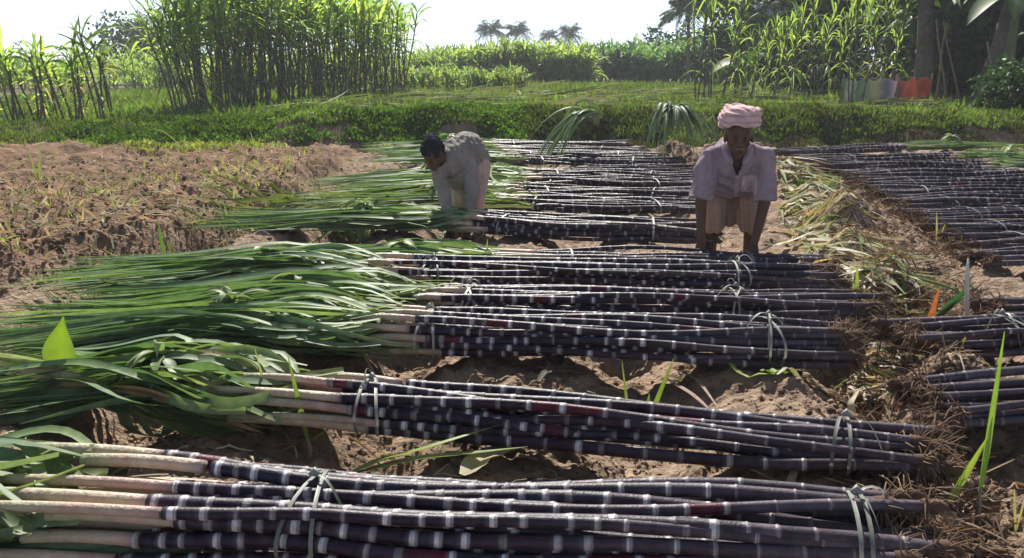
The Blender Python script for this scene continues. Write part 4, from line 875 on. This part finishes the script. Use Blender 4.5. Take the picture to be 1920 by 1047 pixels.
def banana(label, px, D, H, seed, dk=1.0, n=9, L=1.5):
    rnd = random.Random(seed); x = tpx(px, D); T = thing('banana_plant', label, 'banana plant', (x, D, hz(x, D)), 0, 'banana plants in the grove')
    b = MB(); t = np.linspace(0, 1, 8); b.tube(np.stack([.03 * t, 0 * t, H * t - .05], 1), .10 * (1.2 - .6 * t), 10, np.array([lerp((.13, .13, .06), (.10, .15, .05), q) for q in t])); b.build('trunk', M_SHEATH, T)
    for i in range(n):
        az = i * 2.4 + rnd.uniform(-.3, .3); el = rnd.uniform(.35, 1.2); d = np.array([math.cos(az) * math.cos(el), math.sin(az) * math.cos(el), math.sin(el)])
        P = leafpath((.03, 0, H - .08), d, L * rnd.uniform(.8, 1.15), rnd.uniform(.45, .9), 12); c = np.array([.035, .085, .035]) * dk * rnd.uniform(.8, 1.4); tt = np.linspace(0, 1, 12)
        W_ = .42 * np.clip((tt - .12) * 5, .06, 1) * np.clip(1 - tt ** 5, 0, 1) + .01
        b = MB(); b.ribbon(P, W_, c, roll=rnd.gauss(0, .3), fold=.25, rib=(.2, .25, .1)); b.build('leaf', M_LIVE if dk > 1 else M_DARKLEAF, T)
banana('banana plant with big dull bluish leaf high in the grove, above the slim trunk', 1765, 19.5, 1.9, 1, .9)
banana('banana plant behind the cane plants above the pale hung cloth', 1655, 22, 1.7, 2, 1.2)
banana('low banana plant with dark leaves left of the pale cloth', 1395, 24, .9, 3, .8, 7, 1.0)
banana('banana plant with arching leaves at the upper right corner of the grove', 1880, 16.8, 2.0, 4, .95, 8, 1.3)

# ---------------------------------------------------------------- hung cloths and the shed behind
def cloth(name, label, px0, px1, D, z0, z1, cols, seed, sag=.05):
    rnd = random.Random(seed); x0, x1 = tpx(px0, D), tpx(px1, D); nx, nz = 60, 14; g = hz((x0 + x1) / 2, D)
    u = np.linspace(0, 1, nx); v = np.linspace(0, 1, nz); U, V_ = np.meshgrid(u, v, indexing='ij')
    X = (U - .5) * (x1 - x0); Y = .035 * np.sin(U * 27 + np.sin(V_ * 3) * 1.5 + seed + 3 * np.sin(U * 5)) * (1.1 - .5 * V_) + .07 * np.sin(U * 9 + V_ * 1.5) + .05 * fbm(U * 9, V_ * 1.5, 1.0, 3, seed)
    Z = (z0 + (z1 - z0) * V_) - sag * np.sin(U * np.pi * 2.5) ** 2 * V_ + .015 * np.sin(U * 22) * (1 - V_)
    kk = np.clip(U + .04 * fbm(U * 4, V_ * 4, 1.0, 2, 9), 0, 1) * (len(cols) - 1); c = np.stack([np.interp(kk.ravel(), np.arange(len(cols)), np.asarray(cols)[:, q]) for q in range(3)], 1)
    P = np.stack([X, Y, Z], -1).reshape(-1, 3); i = np.arange(nx - 1)[:, None] * nz; j = np.arange(nz - 1)[None, :]
    Q = np.stack([i + j, i + nz + j, i + nz + j + 1, i + j + 1], -1).reshape(-1, 4)
    T = thing(name, label, 'hung cloth', ((x0 + x1) / 2, D, g)); b = MB(); b.add(P, Q, c); o = b.build('cloth_sheet', M_SHEET, T)
    so2 = o.modifiers.new('thick', 'SOLIDIFY'); so2.thickness = .004
    b = MB()
    for xx in (-(x1 - x0) / 2, (x1 - x0) / 2): b.tube([(xx, 0, -.05), (xx, 0, z1 + .08)], [.018, .014], 6, (.2, .16, .1))
    b.tube([(-(x1 - x0) / 2, 0, z1 + .005), (0, 0, z1 - .01), ((x1 - x0) / 2, 0, z1 + .005)], [.006, .006, .006], 5, (.25, .2, .14)); b.build('line', M_BARK, T)
cloth('pale_cloth', 'pale green and cream cloth hung low on a line behind a cane plant', 1578, 1676, 17.0, -.02, .54, [(.22, .34, .26), (.55, .58, .52), (.25, .33, .25), (.30, .36, .28), (.50, .50, .32), (.42, .45, .36), (.22, .22, .34), (.62, .58, .66)], 1)
cloth('reddish_cloth', 'reddish orange cloth hung at the end of the pale cloth', 1680, 1742, 16.8, -.05, .56, [(.42, .20, .22), (.48, .23, .21), (.55, .17, .10), (.60, .30, .18), (.52, .13, .08), (.50, .16, .13)], 2, .07)
T = thing('shed', 'whitish sheet-roofed shed glimpsed high behind the grove\'s cane plants', 'shed', (tpx(1510, 29), 29, hz(5, 29) - .22))
b = MB()
def boxm(b, c, s, col):
    c = np.array(c); s = np.array(s) / 2; V = np.array([[x, y, z] for x in (-1, 1) for y in (-1, 1) for z in (-1, 1)]) * s + c
    b.add(V, [(0, 1, 3, 2), (4, 6, 7, 5), (0, 4, 5, 1), (2, 3, 7, 6), (0, 2, 6, 4), (1, 5, 7, 3)], col)
boxm(b, (0, .8, 1.25), (2.6, 1.6, 2.5), (.12, .10, .085)); b.build('wall', M_CLOTH, T, smooth=False)
b = MB(); n_ = 60; xs = np.linspace(-1.7, 1.7, n_); zs = .03 * np.sin(xs * 26); V = []
for yy, zz in ((-.7, 2.55), (2.0, 3.3)): V.append(np.stack([xs, np.full(n_, yy), zz + zs], 1))
for yy, zz in ((2.0, 3.27), (-.7, 2.52)): V.append(np.stack([xs, np.full(n_, yy), zz + zs], 1))
V = np.vstack(V); i = np.arange(n_ - 1); Q = np.concatenate([np.stack([i + a * n_, i + 1 + a * n_, i + 1 + ((a + 1) % 4) * n_, i + ((a + 1) % 4) * n_], 1) for a in range(4)])
b.add(V, Q, (.62, .60, .58)); b.build('roof', M_CLOTH, T)
#PART3
# ---------------------------------------------------------------- the two workers
def capsule(b, p, q, r0, r1, sx=None, sides=14):
    """tapered rounded limb from p to q"""
    p = np.asarray(p, float); q = np.asarray(q, float); d = q - p; L = np.linalg.norm(d) + 1e-9; d /= L
    a = np.linspace(0.05, np.pi / 2, 6); S_ = []; R_ = []
    for x in a: S_.append(-math.cos(x) * r0); R_.append(math.sin(x) * r0)
    for x in np.linspace(0, 1, 8)[1:-1]: S_.append(L * x); R_.append(r0 * (1 - x) + r1 * x)
    for x in a[::-1]: S_.append(L + math.cos(x) * r1); R_.append(math.sin(x) * r1)
    b.tube(p + d * np.array(S_)[:, None], R_, sides, (.5, .5, .5), squash=sx)
def chain(b, pts, rs, **k):
    for i in range(len(pts) - 1): capsule(b, pts[i], pts[i + 1], rs[i], rs[i + 1], **k)
def ellip(b, c, r, fr=None, n=14):
    u = np.linspace(0, np.pi, n); v = np.arange(n * 2) * np.pi / n
    V = np.stack([np.outer(np.sin(u[1:-1]), np.cos(v)), np.outer(np.sin(u[1:-1]), np.sin(v)), np.outer(np.cos(u[1:-1]), np.ones(2 * n))], -1).reshape(-1, 3)
    V = np.vstack([V, [0, 0, 1], [0, 0, -1]]) * np.asarray(r)
    if fr is not None: V = V @ np.asarray(fr)
    m = 2 * n; Q = []; T_ = []
    for i in range(n - 3):
        for j in range(m): Q.append((i * m + j, (i + 1) * m + j, (i + 1) * m + (j + 1) % m, i * m + (j + 1) % m))
    e = (n - 2) * m
    for j in range(m): T_.append((e, j, (j + 1) % m)); T_.append((e + 1, (n - 3) * m + (j + 1) % m, (n - 3) * m + j))
    b.add(V + np.asarray(c), Q, (.5, .5, .5), T_)
def fuse(b, name, material, parent, voxel, smooth, colf, dispf=None, keep=None, thick=0):
    """merge the rounded pieces into one continuous skin"""
    o = b.build('fuse_tmp', material); m = o.modifiers.new('r', 'REMESH'); m.mode = 'VOXEL'; m.voxel_size = voxel
    if smooth: s = o.modifiers.new('s', 'SMOOTH'); s.iterations = smooth; s.factor = .6
    dg = bpy.context.evaluated_depsgraph_get(); dg.update(); ev = o.evaluated_get(dg); me = bpy.data.meshes.new_from_object(ev)
    n = len(me.vertices); V = np.zeros(n * 3, np.float32); me.vertices.foreach_get('co', V); V = V.reshape(-1, 3).astype(float)
    N = np.zeros(n * 3, np.float32); me.vertices.foreach_get('normal', N); N = N.reshape(-1, 3)
    Q = [tuple(p.vertices) for p in me.polygons]
    if dispf is not None: V = V + N * dispf(V)[:, None]
    Q4 = np.array([q for q in Q if len(q) == 4], np.int64); T3 = [q for q in Q if len(q) == 3]
    if keep is not None and len(Q4): cen = V[Q4].mean(1); Q4 = Q4[keep(cen, N[Q4].mean(1))]
    b2 = MB(); b2.add(V, Q4, colf(V, N), T3); bpy.data.objects.remove(o); r = b2.build(name, material, parent)
    if thick: md = r.modifiers.new('t', 'SOLIDIFY'); md.thickness = thick; md.offset = -1
    return r
def frame(f, u):
    f = np.asarray(f, float); f /= np.linalg.norm(f); s = np.cross(f, u); s /= np.linalg.norm(s); u2 = np.cross(s, f); return np.stack([s, f, u2])
def head(b, c, f, u, k=1.0):
    M = frame(f, u); c = np.asarray(c, float); P = lambda x, y, z: c + (np.array([x, y, z]) * k) @ M
    ellip(b, P(0, -.012, .025), np.array([.074, .094, .082]) * k, M); ellip(b, P(0, .018, -.045), np.array([.058, .062, .062]) * k, M)
    ellip(b, P(0, .050, -.088), np.array([.026, .022, .02]) * k, M)                                  # chin
    capsule(b, P(0, .078, .018), P(0, .098, -.022), .009 * k, .014 * k); ellip(b, P(0, .094, -.028), np.array([.019, .012, .010]) * k, M)   # nose
    for s in (-1, 1):
        capsule(b, P(s * .012, .080, .030), P(s * .050, .062, .032), .010 * k, .009 * k)              # brow
        ellip(b, P(s * .043, .058, -.022), np.array([.020, .018, .018]) * k, M)                       # cheek
        ellip(b, P(s * .077, -.01, -.008), np.array([.010, .020, .032]) * k, M)                       # ear
        ellip(b, P(s * .031, .066, .008), np.array([.014, .012, .009]) * k, M)                        # eye
    capsule(b, P(-.020, .078, -.056), P(.020, .078, -.056), .008 * k, .008 * k); capsule(b, P(-.016, .076, -.067), P(.016, .076, -.067), .008 * k, .008 * k)
    return P
def hand(b, w, d, s, n, curl=.6, k=1.0, side=1):
    """w wrist, d pointing direction, s across the palm towards the thumb, n palm normal"""
    w, d, s, n = [np.asarray(v, float) for v in (w, d, s, n)]; d /= np.linalg.norm(d); s = s - d * (s @ d); s /= np.linalg.norm(s); n = np.cross(d, s) * side
    for j in range(4): capsule(b, w + s * (.018 - .012 * j) * k, w + (d * .082 + s * (.030 - .020 * j)) * k, .013 * k, .011 * k)
    for j, L in enumerate((.070, .078, .073, .058)):
        p = w + (d * .084 + s * (.031 - .0205 * j)) * k; a = 0; pts = [p]; cu = curl * (1 + .12 * j)
        for q in (.45, .32, .25): a += cu; p = p + (d * math.cos(a) + n * math.sin(a) + s * (.10 - .07 * j)) * L * q * k; pts.append(p)
        chain(b, pts, [.0092 * k, .0086 * k, .0078 * k, .0066 * k], sides=8)
    p = w + (d * .025 + s * .024) * k; pts = [p, p + (s * .030 + d * .020 + n * .012) * k, p + (s * .038 + d * .050 + n * .026) * k, p + (s * .028 + d * .072 + n * .036) * k]
    chain(b, pts, [.013 * k, .011 * k, .0095 * k, .007 * k], sides=8)

SK = np.array([.105, .056, .036]); SKD = np.array([.075, .040, .027])
def skin_col(P, eyes, k):
    e = [P(s * .031, .079, .008) for s in (-1, 1)]; mo = [P(0, .086, -.061)]
    def f(V, N):
        c = np.tile(SK, (len(V), 1)) * (1 + .25 * fbm(V[:, 0] * 1.0 + V[:, 2], V[:, 1], 22, 2, 4))[:, None]
        for q in e:
            d = np.linalg.norm((V - q), axis=1); c[d < .0090 * k] = (.15, .12, .10); c[d < .0070 * k] = (.015, .01, .01)
        d = np.linalg.norm((V - mo[0]) * np.array([.45, .6, 1.4]), axis=1); c[d < .012 * k] = (.11, .045, .038)
        return c
    return f

# --- the turbaned man, facing us, bent over the short bundle
o1 = gp(1366, 480, .0); o1[2] = hz(o1[0], o1[1] + .05)
man = thing('person', 'man in pinkish turban and short-sleeved lavender shirt bending forward, both hands down at the canes', 'person', tuple(o1)); man.scale = (.92, 1, 1); man.rotation_euler[2] = -.20
b = MB()
P1_ = head(b, (0, -.41, .790), (.03, -1, -.16), (0, -.1, 1), 1.0)
chain(b, [(0, -.25, .70), (0, -.37, .75)], [.055, .050])
chain(b, [(0, .10, .61), (0, -.04, .64), (0, -.16, .66), (0, -.25, .66)], [.115, .105, .11, .085]); capsule(b, (-.12, -.25, .66), (.12, -.25, .66), .045, .050); capsule(b, (-.04, -.25, .64), (.04, -.25, .64), .065, .065)
arms1 = [[(-.165, -.27, .655), (-.195, -.29, .43), (-.185, -.345, .205)], [(.165, -.27, .655), (.178, -.30, .43), (.128, -.355, .205)]]
for a in arms1: chain(b, a, [.042, .036, .024])
hand(b, (-.185, -.350, .185), (-.10, -.22, -1), (.9, -.2, 0), (0, 1, 0), .5, .95, side=1); hand(b, (.126, -.360, .185), (.02, -.22, -1), (-.9, -.2, 0), (0, 1, 0), .5, .95, side=-1)
legs1 = [[(-.085, .10, .63), (-.120, -.09, .37), (-.115, .03, .07)], [(.085, .10, .63), (.130, -.10, .37), (.125, .02, .07)]]
for a in legs1:
    chain(b, a, [.085, .055, .036]); ank = np.array(a[2]); ellip(b, ank + (0, .02, -.035), (.034, .04, .035)); capsule(b, ank + (0, -.01, -.045), ank + (0, -.13, -.055), .034, .028)
    for j in range(5): capsule(b, ank + (-.026 + .013 * j, -.13, -.055), ank + (-.03 + .015 * j, -.175 + .006 * abs(j - 1), -.062), .012, .009, sides=8)
fuse(b, 'body', M_SKIN, man, .0055, 3, skin_col(P1_, 1, 1.0))
# turban: a wound cloth
b = MB(); tc_ = np.array([0, -.385, .893]); th = np.linspace(0, 2 * np.pi * 5.5, 150)
ellip(b, tc_ + (0, 0, .005), (.116, .122, .054))
for q in range(5):
    a = np.linspace(0, 2 * np.pi, 40); tl = [.18, -.22, .10, -.10, .28][q]; rr_ = [1.0, 1.03, .97, .90, .74][q]; zz = [-.026, -.014, .002, .016, .028][q]
    Pp = np.stack([np.cos(a) * .108 * rr_, np.sin(a) * .116 * rr_, zz + tl * .10 * np.cos(a + q) + .004 * np.sin(3 * a + q)], 1) + tc_
    b.tube(Pp, .0145, 8, (.5, .5, .5), caps=True)
ellip(b, tc_ + (.100, .02, .018), (.022, .03, .034)); ellip(b, tc_ + (0, 0, .022), (.108, .112, .040))
TC1, TC2 = np.array([.54, .32, .34]), np.array([.64, .46, .45])
def tcol(V, N):
    z = V[:, 2] + .35 * V[:, 0] * .25; s = (np.sin(z * 190 + fbm(V[:, 0], V[:, 1], 12, 2, 3) * 5) > .35).astype(float)[:, None]
    return (TC2 * (1 - s) + TC1 * s) * (1 + .25 * fbm(V[:, 0] + V[:, 2], V[:, 1], 18, 2, 8))[:, None]
fuse(b, 'turban', M_CLOTH, man, .005, 2, tcol, lambda V: .0030 * np.sin((V[:, 2] + V[:, 0] * .35) * 260 + 9 * fbm(V[:, 0], V[:, 1], 9, 2, 1)))
# grey moustache
b = MB(); 
for s in (-1, 1): capsule(b, P1_(s * .004, .090, -.045), P1_(s * .030, .078, -.052), .0085, .005, sides=8)
fuse(b, 'moustache', M_CLOTH, man, .003, 1, lambda V, N: np.tile((.15, .13, .115), (len(V), 1)))
# shirt
b = MB()
def frust(b, p, q, r0, r1, sq=1.0, n=10, sides=24):
    t = np.linspace(0, 1, n)[:, None]; b.tube(np.asarray(p) * (1 - t) + np.asarray(q) * t, r0 * (1 - t[:, 0]) + r1 * t[:, 0], sides, (.5, .5, .5), squash=sq)
chain(b, [(0, .13, .60), (0, .0, .635), (0, -.14, .655), (0, -.24, .640)], [.135, .130, .140, .125])
capsule(b, (-.125, -.25, .645), (.125, -.25, .645), .070, .070); capsule(b, (-.035, -.25, .705), (-.15, -.26, .655), .060, .064); capsule(b, (.035, -.25, .705), (.15, -.26, .655), .060, .064)
for s in (-1, 1): frust(b, (s * .06, -.20, .66), (s * .085, -.16, .475), .105, .085); 
ellip(b, (0, -.20, .57), (.155, .11, .12)); frust(b, (0, -.14, .62), (0, -.10, .455), .15, .145, .8)
for s, a in ((-1, arms1[0]), (1, arms1[1])):
    p = np.array(a[0]); e = np.array(a[1]); d = (e - p)
    capsule(b, p * (1, 1, 1) + (-s * .005, 0, .006), p + d * .25, .062, .066); frust(b, p + d * .1, p + d * .98 + (s * .004, 0, 0), .061, .076)
SH = np.array([.30, .235, .27])
def shcol(V, N):
    c = np.tile(SH, (len(V), 1)) * (1 + .30 * fbm(V[:, 0] * 1.2, V[:, 2] * 1.5 + V[:, 1], 9, 3, 6))[:, None]
    pl = (np.abs(V[:, 0] - .012) < .012) & (V[:, 1] < -.2) & (V[:, 2] < .6); c[pl] = SH * 1.22
    pk = (np.abs(V[:, 0] - .080) < .045) & (V[:, 1] < -.2) & (V[:, 2] < .57) & (V[:, 2] > .475); c[pk] = (.52, .42, .43)
    return c
def wr(V): 
    f = fbm(V[:, 0] * 1.3 + V[:, 1], V[:, 2] * .45 + V[:, 1] * .3, 17, 3, 12); g = np.abs(fbm(V[:, 0] + V[:, 2] * .7, V[:, 2] - V[:, 1], 11, 2, 18)) - .12
    return .020 * f - .022 * g
def vcut(c, n): return ~((c[:, 1] < -.22) & (np.abs(c[:, 0] - .004) < .052 * np.clip((c[:, 2] - .565) / .13, 0, 1.1)) & (c[:, 2] > .565)) & ~((np.linalg.norm((c - np.array([0, -.33, .765])) * np.array([1, .7, 1]), axis=1) < .075))
fuse(b, 'shirt', M_CLOTH, man, .0075, 3, shcol, wr, keep=vcut, thick=.004)
for s in (-1, 1):   # collar flaps
    b = MB(); t = np.linspace(0, 1, 8)[:, None]
    Pp = np.array([s * .078, -.285, .752]) * (1 - t) + np.array([s * .030 + .004, -.375, .640]) * t + np.array([s * .012, -.012, 0]) * np.sin(t * 3.1)
    b.ribbon(Pp, np.array([.030, .036, .040, .043, .044, .042, .034, .012]), SH * 1.15, roll=s * .5, fold=.15, side=(1, 0, .35 * s)); o = b.build('collar', M_CLOTH, man); o.modifiers.new('t', 'SOLIDIFY').thickness = .003
# lungi tucked between the legs
b = MB()
for s, a in ((-1, legs1[0]), (1, legs1[1])):
    h_, k_, an = [np.array(v) for v in a]
    frust(b, h_ + (0, 0, .03), k_ + (0, -.01, 0), .118, .090); ellip(b, k_ + (0, -.012, 0), (.085, .085, .085)); frust(b, k_ + (0, -.01, .02), k_ * .52 + an * .48 + (s * .004, -.022, 0), .086, .070)
frust(b, (0, .10, .68), (0, .06, .50), .16, .12); frust(b, (0, -.02, .58), (0, -.02, .25), .105, .08); ellip(b, (0, .0, .44), (.09, .06, .12))
LU = np.array([.42, .28, .22])
def lucol(V, N):
    st = (np.sin((V[:, 0] + V[:, 2] * .12) * 240) > .6).astype(float)[:, None]; ch = (np.sin(V[:, 2] * 150) > .8).astype(float)[:, None]
    return (LU * (1 - .16 * st) * (1 - .10 * ch)) * (1 + .25 * fbm(V[:, 0], V[:, 2], 9, 2, 4))[:, None] * np.where(np.abs(V[:, 0]) < .035, .62, 1)[:, None] * np.array([1, 1, 1])  # middle of the cloth coloured darker: painted shade of the gap between the legs
fuse(b, 'lungi', M_CLOTH, man, .0075, 3, lucol, lambda V: .012 * fbm(V[:, 0] * 2.2, V[:, 2] * .35, 16, 3, 13) + .005 * np.sin(V[:, 0] * 95 + V[:, 2] * 9))

# --- the other man: grey long-sleeved shirt, bent low to the left
o2 = np.array([tpx(862, 5.93), 5.93, 0]); o2[2] = hz(o2[0], o2[1]) * .3
man2 = thing('person', 'bareheaded man in long-sleeved grey shirt bent low, hands down in the leaves', 'person', tuple(o2)); man2.scale = (.75, .90, .94)
b = MB()
hc = (-.205, -.33, .625)
P2_ = head(b, hc, (-.35, -.75, -.55), (-.25, -.35, .9), .98)
chain(b, [(-.07, -.22, .585), (-.165, -.29, .60)], [.052, .047])
chain(b, [(.12, .14, .54), (.06, .02, .60), (-.01, -.12, .60), (-.05, -.20, .56)], [.105, .095, .095, .080]); capsule(b, (-.15, -.23, .555), (.07, -.15, .565), .046, .046)
arms2 = [[(-.175, -.25, .54), (-.115, -.30, .335), (-.075, -.33, .175)], [(.085, -.15, .54), (.125, -.25, .33), (.082, -.33, .155)]]
for a in arms2: chain(b, a, [.046, .035, .023])
hand(b, (-.075, -.335, .16), (.15, -.2, -1), (.8, -.4, 0), (0, 1, 0), .65, .95, side=1); hand(b, (.080, -.335, .14), (-.10, -.2, -1), (-.9, -.3, 0), (0, 1, 0), .65, .95, side=-1)
legs2 = [[(.03, .14, .50), (-.03, .02, .30), (-.01, .10, .06)], [(.17, .12, .50), (.155, -.02, .29), (.16, .08, .06)]]
for a in legs2:
    chain(b, a, [.082, .052, .036]); ank = np.array(a[2]); ellip(b, ank + (0, .02, -.035), (.034, .04, .035)); capsule(b, ank + (0, -.01, -.045), ank + (-.05, -.15, -.055), .034, .026)
    for j in range(5): capsule(b, ank + (-.07 + .012 * j, -.145, -.055), ank + (-.085 + .013 * j, -.185 + .006 * abs(j - 1), -.062), .012, .009, sides=8)
fuse(b, 'body', M_SKIN, man2, .0055, 3, skin_col(P2_, 1, .98))
b = MB(); M2 = frame((-.35, -.75, -.55), (-.25, -.35, .9))
ellip(b, P2_(0, -.022, .040), np.array([.083, .098, .082]), M2); ellip(b, P2_(0, -.06, -.005), np.array([.078, .062, .07]), M2); ellip(b, P2_(0, .045, .082), np.array([.055, .04, .026]), M2)
fuse(b, 'hair', M_CLOTH, man2, .0045, 1, lambda V, N: np.tile((.022, .026, .038), (len(V), 1)) * (1 + .8 * fbm(V[:, 0], V[:, 1] + V[:, 2], 60, 2, 4))[:, None],
     lambda V: .016 * fbm(V[:, 0] + V[:, 2], V[:, 1], 55, 3, 2) + .003)
b = MB()
chain(b, [(.14, .17, .53), (.09, .06, .605), (.01, -.08, .61), (-.05, -.19, .565)], [.13, .14, .14, .12]); capsule(b, (-.135, -.23, .55), (.06, -.15, .56), .072, .072)
ellip(b, (.0, -.10, .47), (.145, .13, .12)); frust(b, (.02, -.06, .52), (.02, -.05, .385), .14, .12)
for a in arms2:
    p, e, w_ = [np.array(v) for v in a]; chain(b, [p, e], [.068, .056]); frust(b, e + (p - e) * .1, w_ + (e - w_) * .25, .055, .044)
SH2 = np.array([.25, .225, .205])
fuse(b, 'shirt', M_CLOTH, man2, .0075, 3, lambda V, N: np.tile(SH2, (len(V), 1)) * (1 + .35 * fbm(V[:, 0], V[:, 2] + V[:, 1], 8, 3, 5))[:, None], lambda V: .020 * fbm(V[:, 0] * 1.2 + V[:, 1], V[:, 2] * .8, 17, 3, 15) - .018 * (np.abs(fbm(V[:, 0] - V[:, 2], V[:, 2] + V[:, 1], 12, 2, 19)) - .12),
     keep=lambda c, n: ~(np.linalg.norm((c - np.array([-.165, -.30, .60])), axis=1) < .070), thick=.004)
b = MB(); t = np.linspace(0, 1, 12)[:, None]; a = np.linspace(-.9, 2.6, 14)
ax_ = np.array([-.80, -.55, .15]); ax_ /= np.linalg.norm(ax_); s1 = np.cross(ax_, [0, 0, 1]); s1 /= np.linalg.norm(s1); s2 = np.cross(s1, ax_)
b.ribbon(np.array([-.125, -.262, .598]) + (np.cos(a)[:, None] * s1 + np.sin(a)[:, None] * s2) * .068, np.full(14, .034), SH2 * 1.3, side=ax_, fold=.2); o = b.build('collar', M_CLOTH, man2); o.modifiers.new('t', 'SOLIDIFY').thickness = .003
b = MB()
for a in legs2:
    h_, k_, an = [np.array(v) for v in a]; frust(b, h_ + (0, 0, .02), k_, .108, .075); ellip(b, k_, (.073, .073, .073)); frust(b, k_ + (0, 0, .02), k_ * .3 + an * .7, .072, .058)
frust(b, (.10, .15, .56), (.09, .10, .42), .145, .12)
fuse(b, 'trousers', M_CLOTH, man2, .0075, 3, lambda V, N: np.where((V[:, 0] > .09)[:, None], (.46, .33, .30), (.44, .38, .29)) * (1 + .3 * fbm(V[:, 0], V[:, 2], 10, 2, 4))[:, None], lambda V: .014 * fbm(V[:, 0] * 1.4, V[:, 2] * .6, 18, 3, 16))

# ---------------------------------------------------------------- light morning haze round everything
hb = MB(); boxm(hb, (0, 420.5, 3.3), (1830, 980, 9.4), (1, 1, 1))
hm = bpy.data.materials.new('haze'); hm.use_nodes = True; hn = hm.node_tree; hn.nodes.clear()
ho = hn.nodes.new('ShaderNodeOutputMaterial'); hv = hn.nodes.new('ShaderNodeVolumePrincipled')
hv.inputs['Color'].default_value = (.90, .94, 1.0, 1); hv.inputs['Density'].default_value = .0014; hv.inputs['Anisotropy'].default_value = .3
hn.links.new(hv.outputs[0], ho.inputs['Volume'])
tag(hb.build('haze', hm, smooth=False), 'thin pale daylight haze over the fields', 'haze', kind='stuff')
